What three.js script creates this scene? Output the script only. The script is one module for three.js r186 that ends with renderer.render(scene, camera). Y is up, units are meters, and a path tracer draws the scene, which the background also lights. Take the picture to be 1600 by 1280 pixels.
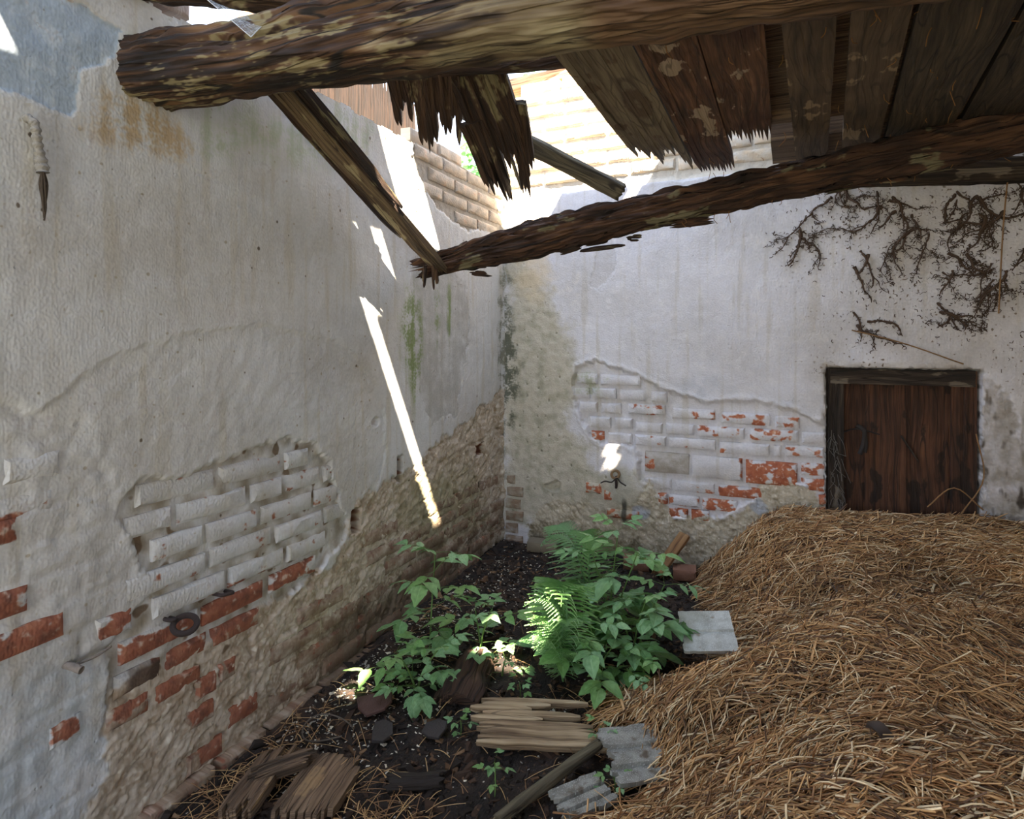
import * as THREE from 'three';
import { mergeGeometries, mergeVertices, toCreasedNormals } from 'three/addons/utils/BufferGeometryUtils.js';

// ------------------------------------------------------------------ camera, sky, sun, exposure
// corner of the two walls at the floor = origin; left wall is the plane x = 0, back wall the plane z = 0
const scene = new THREE.Scene();
const camera = new THREE.PerspectiveCamera(67.935, 1600 / 1280, 0.05, 200);
camera.position.set(1.6196, 1.22, 3.4379);
camera.rotation.y = 0.42766;
camera.setViewOffset(1600, 1280, 0, 105, 1600, 1280);
scene.add(camera);

const renderer = new THREE.WebGLRenderer();
renderer.toneMapping = THREE.LinearToneMapping;
renderer.toneMappingExposure = 4.1;
renderer.shadowMap.enabled = true;

{ // hazy summer sky
  const w = 256, h = 128, d = new Float32Array(w * h * 4);
  for (let j = 0; j < h; j++) {
    const up = Math.max(0, Math.sin((j / (h - 1) - 0.5) * Math.PI)), k = Math.pow(1 - up, 2.2);
    for (let i = 0; i < w; i++) {
      const o = (j * w + i) * 4;
      d[o] = 0.70 + 0.38 * k; d[o + 1] = 0.88 + 0.26 * k; d[o + 2] = 1.20 + 0.06 * k; d[o + 3] = 1;
    }
  }
  const sky = new THREE.DataTexture(d, w, h, THREE.RGBAFormat, THREE.FloatType);
  sky.mapping = THREE.EquirectangularReflectionMapping; sky.magFilter = THREE.LinearFilter; sky.needsUpdate = true;
  scene.background = sky; scene.environment = sky;
}
const SUN = new THREE.Vector3(0.6, 1, 0.526);
const sun = new THREE.DirectionalLight(new THREE.Color().setRGB(1, 0.86, 0.66), 15);
sun.position.copy(SUN).multiplyScalar(8).add(new THREE.Vector3(1, 0, 1)); sun.target.position.set(1, 0, 1);
sun.castShadow = true; sun.shadow.mapSize.set(2048, 2048);
Object.assign(sun.shadow.camera, { left: -5, right: 5, top: 5, bottom: -5, near: 0.5, far: 25 });
scene.add(sun, sun.target);

// ------------------------------------------------------------------ helpers
const { abs, min, max, sin, cos, PI, floor, pow, sqrt, hypot, round, exp } = Math;
const V = (x, y, z) => new THREE.Vector3(x, y, z);
let seedState = 1;
const seed = (s) => { seedState = s * 7919 + 13; };
const rnd = () => { seedState = (seedState + 0x6d2b79f5) | 0; let t = Math.imul(seedState ^ (seedState >>> 15), 1 | seedState); t = (t + Math.imul(t ^ (t >>> 7), 61 | t)) ^ t; return ((t ^ (t >>> 14)) >>> 0) / 4294967296; };
const rr = (a, b) => a + (b - a) * rnd();
const clamp = (x, a = 0, b = 1) => (x < a ? a : x > b ? b : x);
const sst = (a, b, x) => { const t = clamp((x - a) / (b - a)); return t * t * (3 - 2 * t); };
const mix = (a, b, t) => a + (b - a) * t;
// gradient noise
const PERM = new Uint8Array(520), GX = new Float32Array(256), GY = new Float32Array(256);
{ seed(5); const p = [...Array(256).keys()]; for (let i = 255; i > 0; i--) { const j = floor(rnd() * (i + 1)); [p[i], p[j]] = [p[j], p[i]]; } for (let i = 0; i < 520; i++) PERM[i] = p[i & 255]; for (let i = 0; i < 256; i++) { const a = i / 256 * 2 * PI; GX[i] = cos(a); GY[i] = sin(a); } }
function nz(x, y) {
  const xi = floor(x), yi = floor(y), fx = x - xi, fy = y - yi, X = xi & 255, Y = yi & 255;
  const a = PERM[X] + Y, b = PERM[X + 1] + Y, u = fx * fx * fx * (fx * (fx * 6 - 15) + 10), v = fy * fy * fy * (fy * (fy * 6 - 15) + 10);
  const h0 = PERM[a], h1 = PERM[b], h2 = PERM[a + 1], h3 = PERM[b + 1];
  const n0 = GX[h0] * fx + GY[h0] * fy, n1 = GX[h1] * (fx - 1) + GY[h1] * fy, n2 = GX[h2] * fx + GY[h2] * (fy - 1), n3 = GX[h3] * (fx - 1) + GY[h3] * (fy - 1);
  return 1.45 * (n0 + u * (n1 - n0) + v * (n2 - n0 + u * (n3 - n2 - n1 + n0)));
}
function fbm(x, y, o = 4) { let s = 0, a = 0.5; for (let i = 0; i < o; i++) { s += a * nz(x, y); x = x * 2.03 + 17.1; y = y * 2.03 + 9.7; a *= 0.5; } return s; }
const ridge = (x, y) => 1 - abs(nz(x, y)) * 2;
// signed distance to a polygon, negative inside
const flat = new Map();
function sd(poly, x, y) {
  let F = flat.get(poly);
  if (!F) { F = new Float64Array(poly.length * 2 + 4); poly.forEach(([a, b], i) => { F[i * 2 + 4] = a; F[i * 2 + 5] = b; }); F[0] = min(...poly.map((p) => p[0])); F[1] = max(...poly.map((p) => p[0])); F[2] = min(...poly.map((p) => p[1])); F[3] = max(...poly.map((p) => p[1])); flat.set(poly, F); }
  const far = max(F[0] - x, x - F[1], F[2] - y, y - F[3]); if (far > 0.16) return far;
  let d = 1e9, inside = false;
  for (let i = 4, j = F.length - 2; i < F.length; j = i, i += 2) {
    const ax = F[i], ay = F[i + 1], bx = F[j], by = F[j + 1], ex = bx - ax, ey = by - ay, wx = x - ax, wy = y - ay;
    let t = (wx * ex + wy * ey) / (ex * ex + ey * ey); t = t < 0 ? 0 : t > 1 ? 1 : t; const px = wx - ex * t, py = wy - ey * t, e = px * px + py * py;
    if (e < d) d = e;
    if ((ay > y) !== (by > y) && x < (bx - ax) * (y - ay) / (by - ay) + ax) inside = !inside;
  }
  return (inside ? -1 : 1) * sqrt(d);
}
// distance to an open polyline
function dl(line, x, y) {
  let d = 1e9;
  for (let i = 1; i < line.length; i++) { const [ax, ay] = line[i - 1], [bx, by] = line[i], ex = bx - ax, ey = by - ay, t = clamp(((x - ax) * ex + (y - ay) * ey) / (ex * ex + ey * ey)); d = min(d, hypot(x - ax - ex * t, y - ay - ey * t)); }
  return d;
}
const blob = (x, y, cx, cy, rx, ry) => exp(-(((x - cx) / rx) ** 2 + ((y - cy) / ry) ** 2));
const mix3 = (c, d, t) => { c[0] += (d[0] - c[0]) * t; c[1] += (d[1] - c[1]) * t; c[2] += (d[2] - c[2]) * t; };

function tex(w, h, fn, { srgb = true, wrap = THREE.MirroredRepeatWrapping } = {}) {
  const d = new Uint8Array(w * h * 4), c = [0, 0, 0];
  for (let j = 0, o = 0; j < h; j++) for (let i = 0; i < w; i++, o += 4) { fn((i + 0.5) / w, (j + 0.5) / h, c); d[o] = clamp(c[0], 0, 255); d[o + 1] = clamp(c[1], 0, 255); d[o + 2] = clamp(c[2], 0, 255); d[o + 3] = 255; }
  const t = new THREE.DataTexture(d, w, h, THREE.RGBAFormat); t.wrapS = t.wrapT = wrap; t.magFilter = THREE.LinearFilter; t.minFilter = THREE.LinearMipmapLinearFilter; t.generateMipmaps = true;
  if (srgb) t.colorSpace = THREE.SRGBColorSpace; t.needsUpdate = true; return t;
}
function bump(w, h, fn, o = {}) { return tex(w, h, (u, v, c) => { c[0] = c[1] = c[2] = 255 * clamp(fn(u, v)); }, { ...o, srgb: false }); }
const M = (o) => new THREE.MeshStandardMaterial({ roughness: 0.92, metalness: 0, side: THREE.DoubleSide, ...o });

const used = {};
const numbered = (n) => { const k = used[n] = (used[n] ?? -1) + 1; return k ? n + '_' + String(k).padStart(3, '0') : n; };
const shade = (o) => { o.castShadow = true; o.receiveShadow = true; return o; };
function mesh(name, geo, mat, parent) { const m = shade(new THREE.Mesh(geo, mat)); m.name = parent ? name : numbered(name); (parent ?? scene).add(m); return m; }
function tag(o, label, category, group) { Object.assign(o.userData, { label, category }); if (group) o.userData.group = group; return o; }
function thing(name, label, category, group) { const g = new THREE.Group(); g.name = numbered(name); scene.add(g); return tag(g, label, category, group); }
function struct(name, geo, mat, label, category = 'wall') { const m = mesh(name, geo, mat); m.userData = { kind: 'structure', label, category }; return m; }
function place(o, A, B, roll = 0) { // local x runs from A to B, local y points up
  const x = B.clone().sub(A).normalize(), z = x.clone().cross(V(0, 1, 0)).normalize(), y = z.clone().cross(x);
  o.quaternion.setFromRotationMatrix(new THREE.Matrix4().makeBasis(x, y, z)).multiply(new THREE.Quaternion().setFromAxisAngle(V(1, 0, 0), roll));
  o.position.copy(A); return o;
}
function geoFrom(pos, uv, idx) {
  const g = new THREE.BufferGeometry(); g.setAttribute('position', new THREE.BufferAttribute(new Float32Array(pos), 3)); g.setAttribute('uv', new THREE.BufferAttribute(new Float32Array(uv), 2));
  g.setIndex(idx); g.computeVertexNormals(); return g;
}
function box(w, h, d, x = 0, y = 0, z = 0) { const g = new THREE.BoxGeometry(w, h, d); g.translate(x, y, z); return g; }

// tube through points with radius per point; sides
function tube(pts, rad, sides = 6, per = 4) {
  const curve = new THREE.CatmullRomCurve3(pts), n = (pts.length - 1) * per, fr = curve.computeFrenetFrames(n, false), pos = [], uv = [], idx = [];
  const L = curve.getLength();
  for (let i = 0; i <= n; i++) {
    const t = i / n, p = curve.getPointAt(t), r = typeof rad === 'function' ? rad(t) : rad;
    for (let k = 0; k <= sides; k++) { const a = k / sides * 2 * PI, N = fr.normals[i], Bn = fr.binormals[i]; pos.push(p.x + r * (cos(a) * N.x + sin(a) * Bn.x), p.y + r * (cos(a) * N.y + sin(a) * Bn.y), p.z + r * (cos(a) * N.z + sin(a) * Bn.z)); uv.push(t * L, k / sides * r * 6); }
  }
  for (let i = 0; i < n; i++) for (let k = 0; k < sides; k++) { const a = i * (sides + 1) + k, b = a + sides + 1; idx.push(a, b, a + 1, b, b + 1, a + 1); }
  for (const e of [0, n]) { const p = curve.getPointAt(e / n), c = pos.length / 3; pos.push(p.x, p.y, p.z); uv.push(0, 0); for (let k = 0; k < sides; k++) { const a = e * (sides + 1) + k; e ? idx.push(c, a, a + 1) : idx.push(c, a + 1, a); } }
  return geoFrom(pos, uv, idx);
}
// hewn or rotten timber along local x: ry(u), rz(u) half sizes, squareness q, splintered ends
function timber(L, ry, rz, o = {}) {
  const { nL = 120, nA = 72, q = 3, rough = 0.006, lump = 0.03, grain = 0, rag0 = 0, rag1 = 0, s = 1, bend = () => 0, cracks = [] } = o, pos = [], uv = [], idx = [];
  for (let i = 0; i <= nL; i++) for (let k = 0; k <= nA; k++) {
    const t = i / nL, a = (k % nA) / nA * 2 * PI, ca = cos(a), sa = sin(a), sq = pow(pow(abs(ca), q) + pow(abs(sa), q), -1 / q);
    const e0 = rag0 * max(0, 1 - t * 7) * (0.5 + 1.3 * fbm(a * 4 + s, s * 3.1, 3) + 0.5 * nz(a * 9 + s, 1)), e1 = rag1 * max(0, 1 - (1 - t) * 7) * (0.5 + 1.3 * fbm(a * 4 + s, s * 5.3, 3) + 0.5 * nz(a * 9 - s, 4));
    const x = t * L + e0 - e1, ar = a * 0.1;
    let m = 1 + lump * fbm(x * 5 + s * 3, cos(a) * 1.5 + s, 3) + lump * nz(x * 11 + s, sin(a) * 2);
    let f = rough * (0.8 * nz(x * 6 + s, a * 5) + 0.7 * nz(x * 9, a * 13 + s) + 0.5 * nz(x * 16, a * 27));
    for (const [ca0, x0, x1, dep, wob] of cracks) { const da = abs(((a - ca0 - wob * nz(x * 3, ca0) + 3 * PI) % (2 * PI)) - PI); if (x > x0 && x < x1) f -= dep * exp(-((da / 0.05) ** 2)); }
    if (grain) f -= grain * pow(max(0, ridge(x * 2.2 + s, a * 9 + 0.8 * nz(x * 3, a * 2))), 6) + grain * 0.7 * max(0, nz(x * 10 + s, a * 22));
    pos.push(x, (ry(t) * m + f) * sq * sa + bend(t), (rz(t) * m + f) * sq * ca); uv.push(x, k / nA * 2 * PI * (ry(0.5) + rz(0.5)) / 2);
  }
  const W = nA + 1;
  for (let i = 0; i < nL; i++) for (let k = 0; k < nA; k++) { const a = i * W + k, b = a + W; idx.push(a, a + 1, b, b, a + 1, b + 1); }
  for (const e of [0, nL]) { let x = 0; for (let k = 0; k < nA; k++) x += pos[(e * W + k) * 3] / nA; const c = pos.length / 3; pos.push(x + (e ? -0.01 : 0.01), bend(e / nL), 0); uv.push(x, 0.02); for (let k = 0; k < nA; k++) { const a = e * W + k; e ? idx.push(c, a, a + 1) : idx.push(c, a + 1, a); } }
  return geoFrom(pos, uv, idx);
}
// a board of splintering fibres along local x (0..L), width along z, thickness along y; ends break off unevenly
function ragged(L, Wd, T, o = {}) {
  const { strips = 14, rag0 = 0, rag1 = 0, s = 1, n = 10, sag = 0, curl = 0, jag = 0.4, blunt = 0, skew = 0, skew0 = 0, uneven = 0.12 } = o, parts = []; seed(s + 100);
  const cuts = [0]; for (let i = 1; i < strips; i++) cuts.push((i + rr(-0.3, 0.3)) / strips); cuts.push(1);
  for (let i = 0; i < strips; i++) {
    const za = (cuts[i] - 0.5) * Wd, zb = (cuts[i + 1] - 0.5) * Wd, mid = (cuts[i] + cuts[i + 1]) / 2;
    const x0 = rag0 * clamp(0.5 + fbm(mid * 4 + s, 7.7, 2) * 1.2 + rr(-jag, jag), 0, 1.5) + skew0 * mid, x1 = L - rag1 * clamp(0.5 + fbm(mid * 4 + s, 3.3, 2) * 1.2 + rr(-jag, jag), 0, 1.5) - skew * mid;
    const dy = T * rr(-uneven, uneven), pos = [], uv = [], idx = [], th = T * rr(1 - uneven, 1 + uneven);
    for (let k = 0; k <= n; k++) {
      const t = k / n, x = mix(x0, x1, t), tp0 = rag0 ? clamp(t * 7 + 0.12) : 1, tp1 = rag1 ? clamp((1 - t) * 7 + 0.12) : 1, tp = max(blunt, min(tp0, tp1)), cz = mix(za, zb, rr(0.35, 0.65)) * (1 - tp);
      const y = dy + sag * (x / L) * (x / L) + curl * (mid - 0.5) ** 2 + 0.12 * T * nz(x * 14 + s, i * 0.7);
      const A = za * tp + cz, B = zb * tp + cz, h = th / 2 * (0.4 + 0.6 * tp);
      for (const [yy, zz] of [[y - h, A], [y - h, B], [y + h, B], [y + h, A]]) { pos.push(x, yy, zz); uv.push(x + s * 0.31, zz + (yy > y ? 0.11 : 0) + s * 0.17); }
    }
    for (let k = 0; k < n; k++) for (let e = 0; e < 4; e++) { const a = k * 4 + e, b = k * 4 + (e + 1) % 4; idx.push(a, b, a + 4, b, b + 4, a + 4); }
    idx.push(0, 2, 1, 0, 3, 2); const b = n * 4; idx.push(b, b + 1, b + 2, b, b + 2, b + 3);
    parts.push(geoFrom(pos, uv, idx));
  }
  return toCreasedNormals(mergeGeometries(parts), 0.6);
}
// weathered brick: front face of a few facets, in wall coordinates (u along wall, v up, w out)
function brickGeo(u0, u1, v0, v1, w0, w1, map, uvOf, turned = false) {
  const nu = 4, nv = 1, pos = [], uv = [], idx = [], P = (u, v, w) => { const p = map(u, v, w); pos.push(p.x, p.y, p.z); uv.push(...uvOf(u, v)); return pos.length / 3 - 1; };
  const r = 0.011, W = nu + 1, jitter = (u, v) => 0.004 * nz(u * 40, v * 40) + 0.003 * nz(u * 17 + 5, v * 17), loop = [], wob = (i, j) => [0.004 * nz(u0 * 31 + i * 1.7, v0 * 31 + j), 0.004 * nz(u0 * 13 + i * 1.3, v0 * 17 - j)];
  for (let j = 0; j <= nv; j++) for (let i = 0; i <= nu; i++) { const [du, dv] = wob(i, j), u = mix(u0 + r, u1 - r, i / nu) + du, v = mix(v0 + r, v1 - r, j / nv) + dv; P(u, v, w1 + jitter(u, v)); }
  for (let j = 0; j < nv; j++) for (let i = 0; i < nu; i++) { const k = j * W + i; idx.push(k, k + 1, k + W, k + 1, k + W + 1, k + W); }
  for (let i = 0; i <= nu; i++) loop.push(i); for (let j = 1; j <= nv; j++) loop.push(j * W + nu); for (let i = nu - 1; i >= 0; i--) loop.push(nv * W + i); for (let j = nv - 1; j > 0; j--) loop.push(j * W);
  const ringAt = (inset, w) => loop.map((k) => { const i = k % W, j = floor(k / W), [du, dv] = wob(i, j); return P(mix(u0 + inset, u1 - inset, i / nu) + du * 0.8, mix(v0 + inset, v1 - inset, j / nv) + dv * 0.8, w); });
  const rim = ringAt(0.002, w1 - 0.007), back = ringAt(0, w0), join = (A, B) => { for (let i = 0; i < A.length; i++) { const k = (i + 1) % A.length; idx.push(A[i], B[i], A[k], A[k], B[i], B[k]); } };
  join(loop, rim); join(rim, back);
  if (turned) for (let i = 0; i < idx.length; i += 3) { const t = idx[i]; idx[i] = idx[i + 1]; idx[i + 1] = t; }
  return toCreasedNormals(geoFrom(pos, uv, idx), 0.8);
}
function skin(u0, u1, v0, v1, step, hf, keep, map) {
  const nu = round((u1 - u0) / step), nv = round((v1 - v0) / step), pos = [], uv = [], idx = [], H = new Float32Array((nu + 1) * (nv + 1));
  for (let j = 0; j <= nv; j++) for (let i = 0; i <= nu; i++) { const u = mix(u0, u1, i / nu), v = mix(v0, v1, j / nv), h = hf(u, v), p = map(u, v, h); H[j * (nu + 1) + i] = h; pos.push(p.x, p.y, p.z); uv.push(i / nu, j / nv); }
  const W = nu + 1;
  for (let j = 0; j < nv; j++) for (let i = 0; i < nu; i++) { if (!keep(mix(u0, u1, (i + 0.5) / nu), mix(v0, v1, (j + 0.5) / nv))) continue; const a = j * W + i; idx.push(a, a + 1, a + W, a + 1, a + W + 1, a + W); }
  return geoFrom(pos, uv, idx);
}

// ------------------------------------------------------------------ left wall
const LW = { u0: 0, u1: 3.1, v0: -0.3, v1: 2.18 }, mapL = (u, v, w) => V(w, v, u), uvL = (u, v) => [(u - LW.u0) / (LW.u1 - LW.u0), (v - LW.v0) / (LW.v1 - LW.v0)];
const L_patch = [[2.4, 0.78], [2.35, 0.835], [2.16, 0.838], [2.07, 0.855], [1.96, 0.862], [1.84, 0.88], [1.675, 0.85], [1.577, 0.735], [1.52, 0.60], [1.475, 0.5], [1.5, 0.42], [1.64, 0.345], [1.9, 0.26], [2.12, 0.20], [2.32, 0.17], [2.43, 0.20], [2.43, 0.42], [2.3, 0.52], [2.36, 0.66]];
const L_soft = [[3.2, 1.1], [2.669, 1.085], [2.55, 1.058], [2.47, 0.98], [2.40, 0.80], [2.36, 0.66], [2.3, 0.5], [2.43, 0.3], [2.40, 0.02], [2.6, -0.3], [3.2, -0.3]];
const L_arc = [[2.62, 1.05], [2.4, 1.2], [2.141, 1.265], [1.9, 1.28], [1.708, 1.255], [1.53, 1.22], [1.415, 1.154], [1.31, 1.05], [1.24, 0.925], [1.22, 0.75], [1.3, 0.55], [1.5, 0.4], [2.2, 0.3], [2.7, 0.4]];
const L_rough = [[2.5, 0.03], [2.43, 0.12], [2.41, 0.28], [2.35, 0.30], [2.07, 0.30], [1.64, 0.35], [1.47, 0.42], [1.415, 0.55], [1.2, 0.60], [1.0, 0.66], [0.69, 0.736], [0.3, 0.85], [-0.1, 0.95], [-0.1, -0.4], [2.45, -0.4]];
const L_blue = [[3.2, 1.78], [2.62, 1.79], [2.52, 1.78], [2.507, 1.84], [2.491, 1.91], [2.44, 1.93], [2.43, 1.96], [2.41, 1.97], [2.40, 2.04], [2.38, 2.05], [2.55, 2.07], [2.6, 2.3], [3.2, 2.3]];
const L_top = [[1.0, 2.3], [1.0, 2.07], [0.93, 1.98], [0.80, 1.90], [0.62, 1.86], [0.45, 1.84], [0.25, 1.88], [0.1, 1.86], [-0.1, 1.9], [-0.1, 2.3]];
const L_mid = [[1.06, 1.6], [0.95, 1.66], [0.8, 1.6], [0.65, 1.63], [0.5, 1.5], [0.48, 1.2], [0.52, 0.95], [0.6, 0.84], [0.85, 0.8], [0.95, 0.95], [1.0, 1.2]];
const inL = (poly, u, v, a, b) => { const d = sd(poly, u, v); return abs(d) > 0.15 ? d : d + a * fbm(u * 7, v * 7, 3) + b * nz(u * 38, v * 38) + b * 0.6 * nz(u * 80, v * 80); };
const Lholes = [[1.425, 0.485, 0.028, 0.046, 0.09], [1.118, 0.64, 0.02, 0.055, 0.08], [0.315, 0.60, 0.05, 0.03, 0.05]];
const LCOURSE = (k) => 0.745 - 0.0825 * k;
function hLeft(u, v) {
  let h = 0.006 * fbm(u * 1.7, v * 1.7, 3) + 0.0028 * fbm(u * 9, v * 6, 3) + 0.0014 * nz(u * 30, v * 16);
  const pim = nz(u * 42 + 3, v * 42); h += 0.0035 * sst(0.72, 0.95, pim);
  const arc = inL(L_arc, u, v, 0.03, 0.006); h += -0.0045 * sst(0.006, -0.004, arc) + (arc < 0 ? 0.0035 * fbm(u * 22 + v * 14, v * 26 - u * 8, 3) : 0) + 0.0016 * exp(-((arc / 0.006) ** 2));
  const bl = inL(L_blue, u, v, 0.02, 0.004); h -= 0.004 * sst(0.002, -0.002, bl);
  const mid = inL(L_mid, u, v, 0.10, 0.012); h -= 0.0025 * sst(0.004, -0.004, mid);
  const so = inL(L_soft, u, v, 0.06, 0.008), S = sst(0.02, -0.02, so);
  if (S > 0) {
    const row = (0.745 - v) / 0.0825, k = floor(row), fv = row - k, col = (u + (k & 1 ? 0.13 : 0)) / 0.262, fu = col - floor(col);
    const joint = sst(0.16, 0.02, fv) + sst(0.84, 0.98, fv) + sst(0.06, 0.0, fu) + sst(0.94, 1, fu);
    h = mix(h, -0.008 + 0.009 * fbm(u * 9, v * 11, 3) - 0.0055 * min(1, joint) * (0.4 + nz(u * 5, v * 5)) + 0.003 * nz(u * 26, v * 26), S);
  }
  const ro = inL(L_rough, u, v, 0.07, 0.012), R = sst(0.012, -0.012, ro);
  if (R > 0) h = mix(h, -0.006 + 0.008 * fbm(u * 11, v * 11, 3) + 0.005 * nz(u * 36, v * 36) + 0.004 * nz(u * 75, v * 75) - 0.012 * sst(0.35, 0.6, nz(u * 14 + 3, v * 24)), R);
  const pa = inL(L_patch, u, v, 0.035, 0.009), P = sst(0.004, -0.008, pa);
  if (P > 0) h = mix(h, -0.019 + 0.004 * fbm(u * 20, v * 20, 2) + 0.008 * sst(0.0, 0.6, nz(u * 9, v * 9 + 4)), P * (1 - 0.65 * R));
  const tp = inL(L_top, u, v, 0.04, 0.008); h = mix(h, -0.012 + 0.003 * nz(u * 30, v * 30), sst(0.003, -0.006, tp));
  for (const [cu, cv, ru, rv, d] of Lholes) { const a = max(abs(u - cu) / ru, abs(v - cv) / rv) + 0.25 * nz(u * 30, v * 30); h = mix(h, -d, sst(1.1, 0.9, a)); }
  h -= 0.016 * sst(1, 0.6, hypot((u - 1.295) / 0.03, (v - 0.875) / 0.022) + 0.3 * nz(u * 40, v * 40));
  const ck = dl([[2.41, 1.80], [2.30, 1.76], [2.2, 1.735], [2.05, 1.72]], u, v); h -= 0.003 * exp(-((ck / 0.003) ** 2));
  h += 0.02 * sst(0.05, 0, u) * (0.5 + nz(1, v * 9)); // the walls knit together in the corner
  return h;
}
function colLeft(u, v, c, bare) {
  const f1 = fbm(u * 3, v * 3, 4), f2 = fbm(u * 14 + 7, v * 14, 3), f3 = nz(u * 90, v * 90), drip = fbm(u * 26, v * 1.6, 3);
  c[0] = 209; c[1] = 209; c[2] = 209;
  mix3(c, [192, 189, 185], clamp(0.35 + f1 * 1.3)); mix3(c, [222, 222, 223], clamp(f2 * 1.1)); mix3(c, [186, 176, 156], clamp(sst(0.05, 0.5, drip) * 0.4));
  mix3(c, [160, 148, 128], 0.7 * sst(0.72, 0.85, nz(u * 55, v * 55) + 0.2 * f1));
  const n1 = 0.35 * f2 + 0.6 * f1;
  // brown run-off under the beam bearing
  let s = blob(u, v, 2.36, 1.84, 0.1, 0.07) + blob(u, v, 2.25, 1.80, 0.10, 0.06) + 0.6 * blob(u, v, 2.45, 1.77, 0.12, 0.07); mix3(c, [176, 148, 108], clamp(sst(0.15, 1.25, s * (0.8 + 1.2 * f2 + 0.5 * f3 + 1.1 * drip)) * 0.75));
  s = blob(u, v, 1.85, 1.93, 0.35, 0.10) + 0.8 * blob(u, v, 2.1, 1.83, 0.1, 0.07) + 0.8 * blob(u, v, 2.36, 2.0, 0.06, 0.06) + blob(u, v, 1.45, 2.1, 0.2, 0.1); mix3(c, [164, 172, 146], clamp(sst(0.2, 1.3, s * (0.8 + 1.4 * f2 + 0.5 * f3 + 1.2 * drip)) * 0.75));
  const bl = inL(L_blue, u, v, 0.02, 0.004); mix3(c, [158, 176, 196], 0.75 * sst(0.003, -0.003, bl)); mix3(c, [205, 214, 222], 0.6 * sst(0.003, -0.003, bl) * sst(0, 0.4, f2 + drip));
  const lm = blob(u, v, 2.75, 0.1, 0.42, 0.32); mix3(c, [176, 184, 190], clamp(sst(0.3, 0.8, lm + n1) * 0.8));  // cool skylight tint painted low on the near end of the wall
  // grey render where the limewash came off, and algae
  const mid = inL(L_mid, u, v, 0.10, 0.012); mix3(c, [168, 166, 160], 0.75 * sst(0.004, -0.006, mid + 0.05 * f2) * clamp(0.75 + 1.2 * f2 + 0.5 * drip)); 
  s = 1.1 * blob(u, v, 1.03, 1.3, 0.10, 0.22) + 0.8 * blob(u, v, 0.8, 1.38, 0.04, 0.22) + 0.8 * blob(u, v, 0.68, 1.35, 0.03, 0.2) + 0.7 * blob(u, v, 0.97, 1.05, 0.06, 0.2); mix3(c, [118, 134, 80], clamp(sst(0.2, 1.3, s * (0.85 + 1.3 * f2 + 0.6 * f3 + 1.5 * drip)) * 0.85));
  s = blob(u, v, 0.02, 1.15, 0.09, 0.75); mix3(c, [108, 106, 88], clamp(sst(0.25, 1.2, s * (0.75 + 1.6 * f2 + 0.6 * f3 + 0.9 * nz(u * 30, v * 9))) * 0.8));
  // gritty sand render
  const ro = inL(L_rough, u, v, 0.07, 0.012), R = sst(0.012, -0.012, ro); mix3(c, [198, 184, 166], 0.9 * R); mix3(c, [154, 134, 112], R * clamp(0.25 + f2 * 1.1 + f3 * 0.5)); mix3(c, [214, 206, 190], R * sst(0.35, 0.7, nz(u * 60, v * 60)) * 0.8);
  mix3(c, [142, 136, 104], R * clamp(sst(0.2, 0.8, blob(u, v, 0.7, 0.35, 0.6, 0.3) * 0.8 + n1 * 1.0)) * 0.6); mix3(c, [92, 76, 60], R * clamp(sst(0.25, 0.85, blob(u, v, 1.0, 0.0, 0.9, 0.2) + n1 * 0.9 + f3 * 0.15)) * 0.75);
  mix3(c, [168, 160, 160], (1 - R) * clamp(sst(0.3, 0.6, f2 + 0.3 * f3)) * 0.4);
  if (!bare) { // dirt in the recessed joints of the open patch
    const pa = inL(L_patch, u, v, 0.035, 0.009); mix3(c, [150, 140, 124], sst(0.0, -0.01, pa) * clamp(0.35 + nz(u * 20, v * 20)) * (1 - R)); mix3(c, [104, 84, 64], sst(0.0, -0.01, pa) * sst(0.45, 0.65, nz(u * 22 + 9, v * 22) + 0.3 * f2) * 0.8);
    for (const [cu, cv, ru, rv] of Lholes) mix3(c, [112, 70, 52], sst(1.0, 0.9, max(abs(u - cu) / ru, abs(v - cv) / rv)));
  }
  const tp = inL(L_top, u, v, 0.04, 0.008); mix3(c, [150, 140, 126], 0.7 * sst(0.003, -0.006, tp));
  mix3(c, [84, 70, 56], sst(0.86, 0.93, nz(u * 37 + 40, v * 29) + 0.1 * nz(u * 3, v * 3)) * 0.8);
  const g = 7 * f3; c[0] += g; c[1] += g; c[2] += g;
}
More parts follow.
